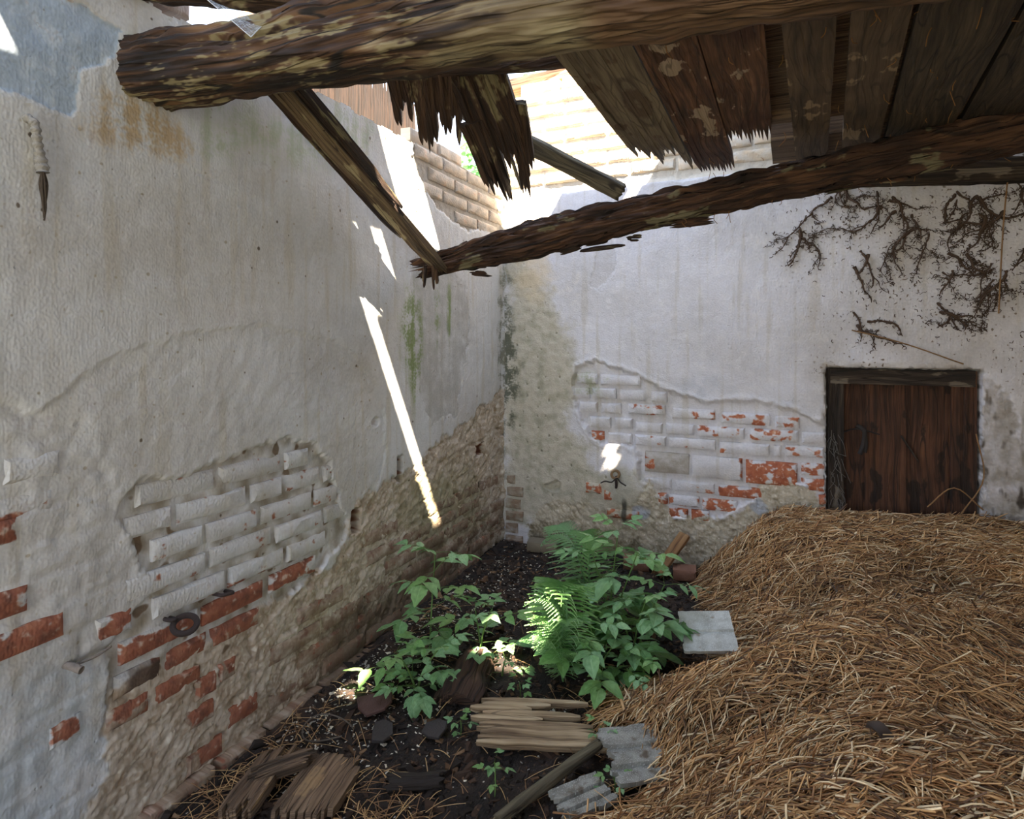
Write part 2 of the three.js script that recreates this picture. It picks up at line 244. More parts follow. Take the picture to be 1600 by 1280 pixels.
// red brick showing where the limewash has gone
const L_red = [[2.38, 0.49, 0.055, 0.03], [2.42, 0.45, 0.03, 0.03], [2.03, 0.38, 0.14, 0.05], [2.28, 0.375, 0.14, 0.035], [1.77, 0.39, 0.11, 0.03], [2.2, 0.295, 0.1, 0.045], [2.02, 0.30, 0.1, 0.04], [2.23, 0.225, 0.09, 0.03], [2.36, 0.24, 0.06, 0.03], [2.66, 0.525, 0.14, 0.05], [2.7, 0.61, 0.09, 0.05], [2.70, 0.79, 0.08, 0.03], [2.53, 0.265, 0.03, 0.02], [2.03, 0.19, 0.03, 0.03], [2.12, 0.17, 0.04, 0.04], [2.14, 0.1, 0.05, 0.03], [1.98, 0.02, 0.07, 0.05], [2.1, -0.03, 0.06, 0.04]];
function colBrickL(u, v, c) {
  colLeft(u, v, c, true);
  let s = 0; for (const [a, b, ra, rb] of L_red) s = max(s, 1.35 - max(abs(u - a) / ra, abs(v - b) / rb));
  const n = fbm(u * 16, v * 22, 4), redness = sst(0.0, 0.12, s - 0.35 + n * 1.1), t = fbm(u * 30, v * 30, 3);
  const r = [150, 88, 66]; mix3(r, [176, 116, 88], clamp(t * 1.6)); mix3(r, [102, 64, 52], clamp(-t * 1.6)); mix3(c, r, redness * 0.95);
  mix3(c, [216, 204, 190], redness * sst(0.2, 0.5, fbm(u * 45, v * 45, 3) + 0.4 * n) * 0.7);
  const dark = blob(u, v, 2.33, 0.29, 0.07, 0.05); mix3(c, [72, 60, 52], sst(0.4, 0.8, dark + 0.4 * n) * 0.9);
  const dirty = sst(0.05, -0.05, inL(L_rough, u, v, 0.05, 0.01)) * (1 - redness * 0.8); mix3(c, [128, 104, 86], dirty * clamp(0.55 + n)); mix3(c, [110, 72, 58], dirty * sst(0.1, 0.5, t) * 0.7);
  if (v > 1.7) mix3(c, u > 2 ? [178, 142, 128] : [224, 202, 178], clamp(0.45 + n * 0.8));
}
const T = {};
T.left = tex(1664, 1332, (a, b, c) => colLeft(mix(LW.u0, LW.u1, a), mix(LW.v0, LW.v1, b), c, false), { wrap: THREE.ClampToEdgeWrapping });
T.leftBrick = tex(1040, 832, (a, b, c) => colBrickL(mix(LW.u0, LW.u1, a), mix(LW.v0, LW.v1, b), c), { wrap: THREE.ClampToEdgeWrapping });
// fine relief shared by both walls: brush marks, grit and pinholes over one metre
T.grit = bump(1024, 1024, (a, b) => { const u = a * 1.2, v = b * 1.2; return 0.5 + 0.3 * fbm(u * 20, v * 18, 5) + 0.14 * nz(u * 150, v * 120) + 0.06 * nz(u * 200, v * 24) - 0.3 * sst(0.8, 0.92, nz(u * 60 + 9, v * 60)); });
const gritL = T.grit.clone(); gritL.repeat.set(3.1 / 1.2, 2.48 / 1.2);
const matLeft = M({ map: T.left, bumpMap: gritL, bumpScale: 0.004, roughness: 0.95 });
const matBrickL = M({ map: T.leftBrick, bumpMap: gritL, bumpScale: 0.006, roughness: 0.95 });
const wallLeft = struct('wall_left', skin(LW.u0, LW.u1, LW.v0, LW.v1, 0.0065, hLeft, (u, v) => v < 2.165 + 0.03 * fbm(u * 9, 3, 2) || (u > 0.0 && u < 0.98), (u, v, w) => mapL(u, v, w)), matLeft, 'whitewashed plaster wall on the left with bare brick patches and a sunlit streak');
{ // flip to face the room
  const ix = wallLeft.geometry.index.array; for (let i = 0; i < ix.length; i += 3) { const t = ix[i]; ix[i] = ix[i + 1]; ix[i + 1] = t; } wallLeft.geometry.computeVertexNormals();
}
{
  const flip = (u, v, w) => mapL(u, v, w), add = (z0, z1, top, w = -0.008, hgt = 0.064) => { mesh('brick', brickGeo(z0, z1, top - hgt, top, w - 0.06, w, flip, uvL, true), matBrickL, wallLeft); };
  const rows = { '-1': [[2.095, 2.35], [1.823, 2.08], [1.69, 1.805]], 0: [[2.24, 2.38], [1.973, 2.226], [1.82, 1.957], [1.63, 1.808], [1.545, 1.615]], 1: [[2.14, 2.305], [1.93, 2.13], [1.672, 1.915], [1.53, 1.66]], 2: [[2.13, 2.38], [1.865, 2.115], [1.62, 1.85], [1.47, 1.605]], 3: [[2.06, 2.30], [1.81, 2.046], [1.6, 1.797]], 4: [[2.155, 2.395], [1.905, 2.143], [1.65, 1.878]], 5: [[2.275, 2.41], [2.123, 2.262], [1.92, 2.11]], 6: [[2.31, 2.43], [2.145, 2.298]] };
  seed(3); for (const k in rows) for (const [a, b] of rows[k]) add(a, b, LCOURSE(+k) + rr(-0.003, 0.003), -0.006 + rr(-0.004, 0.004));
  for (const [a, b, t, w] of [[2.36, 2.455, 0.502, -0.003], [2.53, 2.80, 0.56, 0.0], [2.61, 2.86, 0.653, -0.001], [2.63, 2.86, 0.82, -0.002], [2.49, 2.57, 0.29, -0.003], [2.54, 2.66, 0.956, -0.002], [2.55, 2.75, 0.87, -0.006], [2.02, 2.09, 0.21, 0.0], [2.09, 2.17, 0.20, 0.0], [2.1, 2.2, 0.12, 0.0], [1.93, 2.05, 0.05, 0.0], [2.07, 2.2, -0.01, 0.0]]) add(a, b, t, w);
  for (let k = 4; k <= 9; k++) for (let z = 1.885 - (k & 1 ? 0.0 : 0.13) - (k === 4 ? 0.12 : 0), n = 0; z > 0.15; z -= 0.262, n++) { const prob = nz(z * 5 + 3, k * 2.3); if (k < 6 && (z > 1.6 || prob < -0.05)) continue; if (prob < -0.35) continue; add(z - 0.25, z, LCOURSE(k) + rr(-0.004, 0.004), 0.0 + rr(-0.006, 0.004)); }
  for (const [a, b] of [[1.92, 2.105], [1.651, 1.91], [1.4, 1.64], [1.14, 1.385], [0.88, 1.125], [2.12, 2.35]]) add(a, b, -0.078 + 0.035 * max(0, 1.6 - a) + rr(-0.006, 0.006), 0.03, 0.075);
  for (let k = 0; k < 4; k++) for (let z = 0.985 - (k & 1 ? 0.12 : 0); z > 0.05; z -= 0.262) if (k < 3 || (z > 0.3 && z < 0.85)) add(max(z - 0.25, 0.01), z, 2.172 - k * 0.0825 + rr(-0.003, 0.003), 0.0 + rr(-0.003, 0.003));
  for (let k = 0; k < 4; k++) for (let z = 2.18 + (k & 1 ? 0.13 : 0) + 0.02 * k; z < 3.4; z += 0.262) add(z, z + 0.25, 2.25 + k * 0.0825 + rr(-0.004, 0.004), -0.01 + rr(-0.006, 0.006));
  for (const [a, b, t] of [[0.74, 0.985, 2.255], [0.48, 0.725, 2.255], [2.44, 2.56, 2.12], [2.2, 2.43, 2.118]]) add(a, b, t, t > 2.2 ? -0.03 : 0.0, 0.064);
}

// ------------------------------------------------------------------ back wall
const BW = { u0: 0, u1: 3.0, v0: -0.3, v1: 2.74 }, mapB = (u, v, w) => V(u, v, w), uvB = (u, v) => [(u - BW.u0) / (BW.u1 - BW.u0), (v - BW.v0) / (BW.v1 - BW.v0)];
const B_patch = [[0.44, 0.99], [0.47, 1.08], [0.587, 1.115], [0.72, 1.07], [0.886, 1.01], [1.0, 0.95], [1.199, 0.89], [1.4, 0.91], [1.519, 0.90], [1.64, 0.875], [1.758, 0.81], [1.9, 0.79], [1.9, 0.36], [1.72, 0.36], [1.70, 0.49], [1.60, 0.50], [1.5, 0.47], [1.46, 0.39], [1.36, 0.33], [1.298, 0.28], [1.15, 0.245], [1.0, 0.24], [0.95, 0.36], [0.86, 0.44], [0.83, 0.6], [0.75, 0.64], [0.63, 0.63], [0.55, 0.68], [0.47, 0.8]];
const B_rough = [[0.9, 0.45], [0.98, 0.33], [1.05, 0.26], [1.298, 0.275], [1.36, 0.32], [1.45, 0.38], [1.49, 0.46], [1.58, 0.50], [1.66, 0.49], [1.74, 0.46], [1.8, 0.36], [1.9, -0.4], [0.2, -0.4], [0.15, 0.1], [0.3, 0.25], [0.5, 0.28], [0.7, 0.25], [0.82, 0.3]];
const B_flake = [[0.62, 1.86], [0.70, 1.85], [0.72, 1.72], [0.68, 1.6], [0.60, 1.52], [0.55, 1.54], [0.58, 1.66]];
const B_grey = [[0.02, 1.9], [0.1, 1.8], [0.25, 1.6], [0.4, 1.3], [0.5, 1.0], [0.4, 0.7], [0.6, 0.5], [0.95, 0.4], [0.9, 0.1], [0, 0.1]];
const B_jamb = [[2.44, 1.04], [2.52, 0.98], [2.6, 0.7], [2.62, 0.3], [2.42, 0.3]];
const DOOR = { x0: 1.792, x1: 2.424, y0: 0.2, y1: 1.09 };
const inDoor = (u, v) => max(DOOR.x0 - u, u - DOOR.x1, v - DOOR.y1, DOOR.y0 - v) + 0.006 * nz(u * 30, v * 30);
function hBack(u, v) {
  let h = 0.006 * fbm(u * 1.9 + 31, v * 1.9, 3) + 0.0022 * fbm(u * 8 + 31, v * 8, 3) + 0.001 * nz(u * 32, v * 32);
  h += 0.0022 * sst(0.6, 0.85, nz(u * 44 + 3, v * 44 + 60));
  const fl = inL(B_flake, u, v, 0.03, 0.006); h -= 0.004 * sst(0.002, -0.003, fl);
  const gr = inL(B_grey, u, v, 0.12, 0.02), G = sst(0.05, -0.05, gr); h += G * (0.003 * nz(u * 26, v * 26) - 0.006 * sst(0.62, 0.8, nz(u * 42 + 8, v * 42)));
  const ro = inL(B_rough, u, v, 0.05, 0.012), R = sst(0.012, -0.012, ro); if (R > 0) h = mix(h, -0.003 + 0.010 * fbm(u * 12, v * 12, 3) + 0.006 * nz(u * 38, v * 38) + 0.005 * nz(u * 80, v * 80) - 0.008 * sst(0.3, 0.6, nz(u * 24 + 3, v * 24)), R);
  const pa = inL(B_patch, u, v, 0.03, 0.009), P = sst(0.004, -0.014, pa); if (P > 0) h = mix(h, -0.024 + 0.003 * fbm(u * 20, v * 20, 2) + 0.008 * sst(0.1, 0.6, nz(u * 8, v * 8 + 4)), P * (1 - 0.7 * R));
  h += 0.005 * exp(-(((pa - 0.01) / 0.012) ** 2)) * (1 - R);
  h = mix(h, -0.014 + 0.003 * nz(u * 30, v * 30), sst(2.10, 2.14, v + 0.05 * fbm(u * 6, v * 6, 2)));
  h -= 0.028 * sst(1, 0.7, hypot((u - 0.328) / 0.055, (v - 0.352) / 0.035) + 0.4 * nz(u * 25, v * 25));
  const ja = inL(B_jamb, u, v, 0.03, 0.01); h += sst(0.01, -0.01, ja) * (0.006 * nz(u * 22, v * 14) + 0.004 * nz(u * 50, v * 50) - 0.012);
  h -= 0.018 * exp(-((dl([[2.60, 0.95], [2.585, 0.8], [2.6, 0.6], [2.63, 0.5]], u, v) / 0.01) ** 2));
  h += 0.03 * blob(u, v, 0.76, 0.35, 0.12, 0.12) + 0.018 * blob(u, v, 0.72, 0.48, 0.08, 0.12);
  h += 0.02 * sst(0.05, 0, u) * (0.5 + nz(v * 9, 4));
  const d = inDoor(u, v); h -= 0.02 * sst(0.03, 0.0, d) * (0.5 + 0.8 * nz(v * 11, u * 11)) * sst(1.6, 1.75, u); h = mix(h, -0.16, sst(0.004, -0.003, d));
  return h;
}
function colBack(u, v, c, bare) {
  const f1 = fbm(u * 3 + 50, v * 3, 4), f2 = fbm(u * 14 + 57, v * 14, 3), f3 = nz(u * 90 + 9, v * 90), drip = fbm(u * 24 + 5, v * 1.7, 3), n1 = 0.35 * f2 + 0.6 * f1;
  c[0] = 213; c[1] = 211; c[2] = 216; mix3(c, [197, 194, 195], clamp(0.3 + f1 * 1.3)); mix3(c, [226, 223, 223], clamp(f2));
  mix3(c, [176, 166, 148], sst(0.05, 0.5, drip) * 0.3);
  const fl = inL(B_flake, u, v, 0.03, 0.006); mix3(c, [190, 186, 186], 0.7 * sst(0.002, -0.003, fl) * clamp(0.8 + f2)); 
  mix3(c, [190, 191, 198], 0.7 * sst(0.2, 1.0, blob(u, v, 1.2, 0.98, 0.18, 0.08) * (0.8 + 1.6 * f2 + f3 * 0.5)));
  const gr = inL(B_grey, u, v, 0.12, 0.02), G = sst(0.06, -0.06, gr); mix3(c, [184, 176, 154], 0.75 * G); mix3(c, [150, 146, 126], G * clamp(0.1 + f2 * 1.3)); mix3(c, [120, 116, 100], G * sst(0.62, 0.8, nz(u * 42 + 8, v * 42)) * 0.7);
  mix3(c, [214, 196, 166], clamp(sst(0.3, 0.9, blob(u, v, 0.2, 1.8, 0.16, 0.4) + n1) * 0.7));
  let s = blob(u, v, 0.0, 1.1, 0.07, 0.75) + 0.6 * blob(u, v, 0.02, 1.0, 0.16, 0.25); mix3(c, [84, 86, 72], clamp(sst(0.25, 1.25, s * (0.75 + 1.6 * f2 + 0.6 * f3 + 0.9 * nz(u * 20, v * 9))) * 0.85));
  s = blob(u, v, 0.55, 1.0, 0.12, 0.05) + blob(u, v, 0.55, 0.92, 0.1, 0.03); mix3(c, [150, 154, 124], clamp(sst(0.2, 1.2, s * (0.7 + 1.6 * f2 + 0.6 * f3)) * 0.7));
  const ro = inL(B_rough, u, v, 0.05, 0.012), R = sst(0.012, -0.012, ro); mix3(c, [192, 182, 162], 0.92 * R); mix3(c, [156, 144, 122], R * clamp(0.2 + f2 * 1.2 + f3 * 0.6)); mix3(c, [222, 214, 200], R * sst(0.35, 0.7, nz(u * 60, v * 60)) * 0.7); mix3(c, [168, 174, 186], R * sst(0.4, 0.7, blob(u, v, 1.48, 0.36, 0.06, 0.06) + blob(u, v, 0.85, 0.25, 0.08, 0.06) + n1) * 0.8);
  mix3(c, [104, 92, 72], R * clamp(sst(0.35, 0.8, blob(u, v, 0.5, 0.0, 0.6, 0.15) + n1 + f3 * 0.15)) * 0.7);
  mix3(c, [70, 68, 60], 0.8 * sst(0.5, 0.9, blob(u, v, 0.765, 0.25, 0.03, 0.12) + 0.5 * n1 + 0.3 * nz(u * 40, v * 12))); mix3(c, [176, 172, 158], sst(0.4, 0.8, blob(u, v, 0.74, 0.42, 0.1, 0.14) + 0.5 * n1));
  if (!bare) { const d = inDoor(u, v); mix3(c, [60, 52, 46], sst(0.003, -0.003, d + 0.008 * f2)); }
  const ja = inL(B_jamb, u, v, 0.03, 0.01); mix3(c, [150, 142, 132], sst(0.01, -0.01, ja) * clamp(0.5 + f2)); mix3(c, [66, 58, 50], sst(0.01, -0.01, ja) * sst(0.1, 0.5, fbm(u * 20, v * 9, 3)) * 0.9);
  // speckle of soil and rootlets left by creepers, on the right half
  const rt = sst(1.45, 2.0, u) * sst(0.7, 1.1, v); mix3(c, [96, 80, 64], rt * sst(0.62, 0.8, nz(u * 70 + 70, v * 70) + 0.5 * fbm(u * 5, v * 5, 2)) * 0.75); mix3(c, [164, 152, 136], rt * clamp(0.25 + f1) * 0.4);
  if (v > 2.12) { mix3(c, [206, 196, 176], 0.7); }
  const g = 6 * f3; c[0] += g; c[1] += g; c[2] += g;
}
const B_red = [[0.6, 0.67, 0.035, 0.03, 1], [0.885, 0.835, 0.1, 0.03, 0.42], [1.2, 0.82, 0.06, 0.02, 0.42], [1.4, 0.81, 0.1, 0.026, 0.55], [1.6, 0.8, 0.06, 0.03, 0.4], [1.53, 0.733, 0.1, 0.03, 0.6], [1.28, 0.74, 0.12, 0.03, 0.18], [1.533, 0.535, 0.13, 0.066, 1.2], [1.727, 0.573, 0.06, 0.034, 0.65], [1.727, 0.49, 0.06, 0.034, 1], [1.39, 0.42, 0.12, 0.036, 1], [1.21, 0.42, 0.05, 0.02, 0.4], [1.28, 0.34, 0.11, 0.036, 1], [1.07, 0.275, 0.055, 0.04, 1], [1.17, 0.275, 0.05, 0.04, 1], [0.99, 0.35, 0.04, 0.03, 0.9], [0.58, 0.37, 0.04, 0.03, 0.9], [0.66, 0.345, 0.03, 0.03, 0.9], [0.9, 0.56, 0.03, 0.05, 0.5], [1.7, 0.66, 0.09, 0.02, 0.25], [1.2, 0.63, 0.1, 0.02, 0.2], [0.94, 0.66, 0.03, 0.03, 0.45], [1.77, 0.4, 0.03, 0.06, 1], [0.07, 0.15, 0.08, 0.1, 0.5], [0.75, 0.24, 0.1, 0.025, 0.7]];
function colBrickB(u, v, c) {
  colBack(u, v, c, true); let s = 0; const n = fbm(u * 18, v * 26, 4);
  for (const [a, b, ra, rb, k] of B_red) { const q = 1.3 - max(abs(u - a) / ra, abs(v - b) / rb); if (q > 0) s = max(s, sst(0, 0.14, min(q, 0.35) - 0.2 - (1 - k) * 0.3 + n * 0.75)); }
  const t = fbm(u * 30, v * 30, 3), r = [168, 92, 62]; mix3(r, [190, 124, 88], clamp(t * 1.6)); mix3(r, [134, 72, 52], clamp(-t * 1.4)); mix3(c, r, s * 0.95);
  mix3(c, [222, 212, 200], s * sst(0.2, 0.5, fbm(u * 50, v * 50, 3) + 0.3 * n) * 0.7);
  const grey = blob(u, v, 1.0, 0.55, 0.16, 0.07); mix3(c, [166, 158, 146], (1 - s) * (u > 0.87 && u < 1.12 && v > 0.485 && v < 0.61 ? clamp(0.75 + 0.8 * n) : 0));
  if (u < 0.15 && v < 0.45) mix3(c, [142, 122, 102], clamp(0.75 + n));
  if (v < 0.0) mix3(c, [120, 96, 80], clamp(0.8 + n));
  if (v > 2.1) mix3(c, [216, 192, 160], clamp(0.4 + n));
}
T.back = tex(1500, 1520, (a, b, c) => colBack(mix(BW.u0, BW.u1, a), mix(BW.v0, BW.v1, b), c, false), { wrap: THREE.ClampToEdgeWrapping });
T.backBrick = tex(1000, 1014, (a, b, c) => colBrickB(mix(BW.u0, BW.u1, a), mix(BW.v0, BW.v1, b), c), { wrap: THREE.ClampToEdgeWrapping });
const gritB = T.grit.clone(); gritB.repeat.set(3 / 1.2, 3.04 / 1.2);
const matBack = M({ map: T.back, bumpMap: gritB, bumpScale: 0.005, roughness: 0.95 }), matBrickB = M({ map: T.backBrick, bumpMap: gritB, bumpScale: 0.006, roughness: 0.95 });
const wallBack = struct('wall_back', skin(BW.u0, BW.u1, BW.v0, BW.v1, 0.0068, hBack, (u, v) => inDoor(u, v) > -0.02, mapB), matBack, 'whitewashed back wall with a band of bare red brick beside the small door');
{
  const add = (x0, x1, top, hgt = 0.062, w = -0.006) => mesh('brick', brickGeo(x0, x1, top - hgt, top, w - 0.06, w, mapB, uvB), matBrickB, wallBack);
  seed(9);
  for (const b of [[0.778, 0.992, 0.868], [1.025, 1.255, 0.857, 0.06], [1.289, 1.528, 0.844], [1.552, 1.67, 0.835], [1.163, 1.405, 0.768], [1.43, 1.663, 0.766, 0.064], [1.677, 1.785, 0.765], [1.01, 1.26, 0.695], [1.277, 1.528, 0.69, 0.066], [1.545, 1.585, 0.69], [1.6, 1.785, 0.69], [0.875, 1.119, 0.604, 0.116], [1.134, 1.394, 0.6, 0.12], [1.408, 1.66, 0.598, 0.124], [1.675, 1.783, 0.606, 0.063], [1.675, 1.783, 0.525, 0.065], [1.27, 1.5, 0.454], [1.04, 1.255, 0.458], [0.87, 1.025, 0.46], [1.186, 1.37, 0.374, 0.066], [1.01, 1.172, 0.376], [0.945, 1.003, 0.376], [1.01, 1.114, 0.303, 0.06], [1.13, 1.225, 0.303, 0.06],
    [0.56, 0.64, 0.704, 0.06], [0.82, 0.995, 0.695], [0.66, 0.805, 0.70], [0.82, 0.975, 0.768], [0.99, 1.148, 0.77], [0.62, 0.74, 0.868], [0.49, 0.60, 0.87], [0.47, 0.6, 1.035], [0.615, 0.85, 1.03], [0.455, 0.55, 0.952], [0.565, 0.71, 0.952], [0.722, 0.88, 0.95], [0.91, 1.0, 0.945], [0.55, 0.68, 0.785], [0.70, 0.805, 0.785], [0.53, 0.63, 0.40], [0.645, 0.72, 0.37], [1.755, 1.79, 0.45, 0.05], [1.755, 1.79, 0.39, 0.06], [0.66, 0.85, 0.262, 0.05]]) add(b[0], b[1], b[2] + rr(-0.002, 0.002), b[3], -0.003 + rr(-0.004, 0.006) + (b[0] > 0.5 && b[0] < 0.73 && b[2] < 0.45 ? 0.022 : 0));
  for (let k = 0; k < 6; k++) add(0.012, k & 1 ? 0.13 : 0.075 + 0.02 * (k % 3), 0.40 - k * 0.075, 0.062, 0.006 + 0.003 * k); // broken quoins in the corner
  for (let k = 0; k < 5; k++) for (let x = 0.16 + (k & 1) * 0.13; x < 1.5; x += 0.262) if (k < 2) add(x, x + 0.25, -0.03 - k * 0.08, 0.066, 0.018);
  for (let k = 0; k < 7; k++) for (let x = 0.01 - (k & 1 ? 0.13 : 0); x < 2.9; x += 0.262) add(max(x, 0.005), x + 0.25, 2.735 - k * 0.082 + rr(-0.004, 0.004), 0.066, 0.0 + rr(-0.006, 0.006));
  for (const [a, b] of [[0.1, 0.35], [0.37, 0.6], [0.66, 0.9], [0.93, 1.18]]) add(a, b, 2.815 + rr(-0.01, 0.005), 0.068, -0.02);
}
const matPlain = M({ color: 0xb9b2a4, bumpMap: T.grit, bumpScale: 0.004 });
// solid masonry behind the plaster faces
mesh('masonry_core', mergeGeometries([box(0.35, 2.66, 6.95, -0.275, 0.83, 3.025), box(0.1, 2.66, 3.4, -0.05, 0.83, 4.8), box(0.08, 0.3, 3.1, -0.065, 2.01, 1.55), box(0.3, 0.36, 1.3, -0.22, 2.30, 2.9)]), matPlain, wallLeft);
mesh('masonry_core', mergeGeometries([box(2.03, 3.22, 0.34, 0.765, 1.11, -0.34), box(2.0, 3.22, 0.34, 3.435, 1.11, -0.34), box(0.66, 1.62, 0.34, 2.108, 1.91, -0.34), box(0.66, 0.7, 0.34, 2.108, -0.15, -0.34), box(3.0, 0.2, 0.14, 1.5, 2.62, -0.1), box(1.43, 3.22, 0.17, 3.72, 1.11, -0.085)]), matPlain, wallBack);
struct('wall_right', mergeGeometries([box(0.3, 3.5, 4.8, 4.55, 1.25, 1.8), box(0.3, 0.95, 1.4, 4.55, 2.525, 4.9), box(0.3, 3.5, 0.5, 4.55, 1.25, 5.85)]), matPlain, 'plain right side wall of the stable with an unseen doorway added to light the left wall');  // unseen doorway, opened to bring skylight onto the left wall

struct('wall_front', mergeGeometries([box(2.7, 3.5, 0.3, 3.2, 1.25, 5.8), box(2.0, 0.9, 0.3, 0.85, 2.55, 5.8)]), matPlain, 'plain unseen front wall behind the camera, its opening sized to cut the skylight');  // unseen wall and lintel, added to cut skylight on the back wall

// ------------------------------------------------------------------ wood
const WX = 1.2, WY = 0.6;
function woodTex(p) {
  const { dark, mid, light, spot = null, spotAmt = 0, crack = 0.6, k = 0, freq = 1, stain = null } = p;
  const col = (a, b, c) => {
    const x = a * WX, y = b * WY, wp = 0.02 * nz(x * 3 + k, y * 5), f = fbm(x * 2.6 + k, (y + wp) * 62 * freq, 4), fine = nz(x * 13, (y + wp) * 240 + k), pt = fbm(x * 3.2 + k * 2, y * 7 + k, 4);
    c[0] = mid[0]; c[1] = mid[1]; c[2] = mid[2]; mix3(c, light, clamp(f * 1.3 + pt * 0.8)); mix3(c, dark, clamp(-f * 1.5 - pt * 0.9 + 0.05));
    if (stain) mix3(c, stain, sst(0.05, 0.35, fbm(x * 4 + k * 3, y * 6 - k, 3)) * 0.8);
    if (spot) mix3(c, spot, sst(0.22 - spotAmt * 0.3, 0.3, fbm(x * 5 - k, y * 11 + k * 4, 5) + 0.12 * f) * 0.85);
    mix3(c, [18, 12, 9], crack * sst(0.9, 0.98, ridge(x * 1.6 + k, (y + wp) * 24 * freq + 0.5 * pt)));
    const g = 9 * fine; c[0] += g; c[1] += g * 0.9; c[2] += g * 0.8;
  };
  const t = tex(1024, 512, col); t.repeat.set(1 / WX, 1 / WY); return t;
}
const woodBump = bump(1024, 512, (a, b) => { const x = a * WX, y = b * WY, wp = 0.02 * nz(x * 3, y * 5); return 0.55 + 0.4 * fbm(x * 2.6, (y + wp) * 62, 4) + 0.15 * nz(x * 13, (y + wp) * 240) - 0.5 * sst(0.88, 0.98, ridge(x * 1.6, (y + wp) * 24)); });
woodBump.repeat.set(1 / WX, 1 / WY);
const wood = (p, b = 0.006, o = {}) => M({ map: woodTex(p), bumpMap: woodBump, bumpScale: b, roughness: 0.88, ...o });
const W_ = {
  rot: wood({ dark: [29, 20, 15], mid: [60, 41, 29], light: [100, 76, 53], k: 1.3, spot: [138, 129, 96], spotAmt: 0.1 }, 0.01),
  rust: wood({ dark: [29, 19, 14], mid: [70, 46, 31], light: [115, 83, 56], k: 4.1, stain: [50, 32, 22], spot: [115, 110, 85], spotAmt: 0.02 }, 0.012),
  grey: wood({ dark: [56, 43, 31], mid: [110, 90, 65], light: [148, 130, 97], k: 7.7, spot: [169, 155, 119], spotAmt: 0.12 }, 0.006),
  batten: wood({ dark: [52, 46, 36], mid: [92, 84, 66], light: [124, 116, 94], k: 9.9 }, 0.004),
  ceilPale: wood({ dark: [78, 66, 50], mid: [112, 98, 78], light: [138, 124, 100], k: 12.1, freq: 0.7, crack: 0.3, spot: [84, 66, 48], spotAmt: 0.05 }, 0.003),
  ceilRust: wood({ dark: [47, 31, 22], mid: [91, 61, 42], light: [134, 96, 68], k: 14.9, stain: [68, 40, 26], spot: [174, 156, 133], spotAmt: -0.04, crack: 0.3 }, 0.005),
  ceilBrown: wood({ dark: [52, 41, 32], mid: [84, 68, 52], light: [109, 90, 70], k: 17.3, freq: 0.8, crack: 0.3, spot: [150, 128, 100], spotAmt: 0.0 }, 0.003),
  ceilDark: wood({ dark: [34, 27, 21], mid: [63, 52, 39], light: [90, 77, 60], k: 21.7, freq: 1.2 }, 0.006),
  door: wood({ dark: [42, 27, 18], mid: [76, 48, 32], light: [104, 69, 46], k: 25.1, spot: [34, 23, 16], spotAmt: 0.12 }, 0.004),
  frame: wood({ dark: [27, 22, 18], mid: [54, 43, 34], light: [108, 97, 83], k: 27.7, spot: [121, 110, 95], spotAmt: 0.05 }, 0.005),
  drift: wood({ dark: [98, 78, 58], mid: [168, 146, 116], light: [206, 188, 158], k: 31.3, freq: 0.8, crack: 0.3 }, 0.003),
  soaked: wood({ dark: [65, 52, 41], mid: [116, 94, 74], light: [159, 134, 108], k: 33.9, spot: [168, 139, 103], spotAmt: 0.06 }, 0.006),
  fresh: wood({ dark: [103, 71, 43], mid: [141, 105, 69], light: [169, 136, 96], k: 37.1, crack: 0.3 }, 0.003),
  fence: wood({ dark: [20, 13, 9], mid: [42, 28, 20], light: [66, 46, 32], k: 45.7 }, 0.004),
  pinkish: wood({ dark: [140, 100, 70], mid: [196, 156, 118], light: [222, 190, 150], k: 39.1, crack: 0.4 }, 0.003),
};
// first beam: rotten and limewash-spotted near the wall, bare grey in the middle, brown further right
const B1L = 2.95, beamTex = tex(2048, 512, (a, b, c) => {
  const x = a * B1L, y = b * 0.56, wp = 0.02 * nz(x * 3, y * 5), f = fbm(x * 2.4 + 3, (y + wp) * 55, 4), fine = nz(x * 12, (y + wp) * 240), pt = fbm(x * 3, y * 8, 4), pl = fbm(x * 7 + 9, y * 30, 5) + 0.35 * nz(x * 40, y * 160) * 0.5 + 0.5 * fbm(x * 3, y * 5 + 20, 2);
  const rotten = [76, 52, 37]; mix3(rotten, [140, 106, 70], clamp(f * 1.6 + pt)); mix3(rotten, [30, 20, 15], clamp(-f * 1.8 - pt * 1.4 + 0.2)); mix3(rotten, [172, 164, 126], sst(0.12, 0.3, pl + 0.3 * f - 0.05 * sst(0.5, 1.1, x)) * 0.8);
  const bare = [146, 132, 104]; mix3(bare, [188, 180, 150], clamp(f + pt * 1.6 + 0.2)); mix3(bare, [88, 70, 50], clamp(-f * 1.2 - pt * 1.2)); 
  const brown = [112, 86, 64]; mix3(brown, [142, 116, 90], clamp(f + pt)); mix3(brown, [70, 48, 34], clamp(-f - pt)); mix3(brown, [150, 80, 44], sst(0.25, 0.5, fbm(x * 9, y * 9, 3)) * 0.5);
  for (const q of [rotten, bare, brown]) { q[0] *= 0.84; q[1] *= 0.82; q[2] *= 0.8; } c[0] = rotten[0]; c[1] = rotten[1]; c[2] = rotten[2]; mix3(c, bare, sst(0.93, 1.12, x + 0.35 * pt + 0.15 * f)); mix3(c, brown, sst(1.32, 1.42, x + 0.06 * pt));
  mix3(c, [16, 11, 8], 0.85 * sst(0.9, 0.97, ridge(x * 1.3 + 2, (y + wp) * 20 + pt * 0.4)) * (1 - 0.6 * sst(0.9, 1.2, x)));
  const g = 9 * fine; c[0] += g; c[1] += g; c[2] += g;
}); beamTex.repeat.set(1 / B1L, 1 / 0.56);
const matBeam = M({ map: beamTex, bumpMap: woodBump, bumpScale: 0.008, roughness: 0.85 });
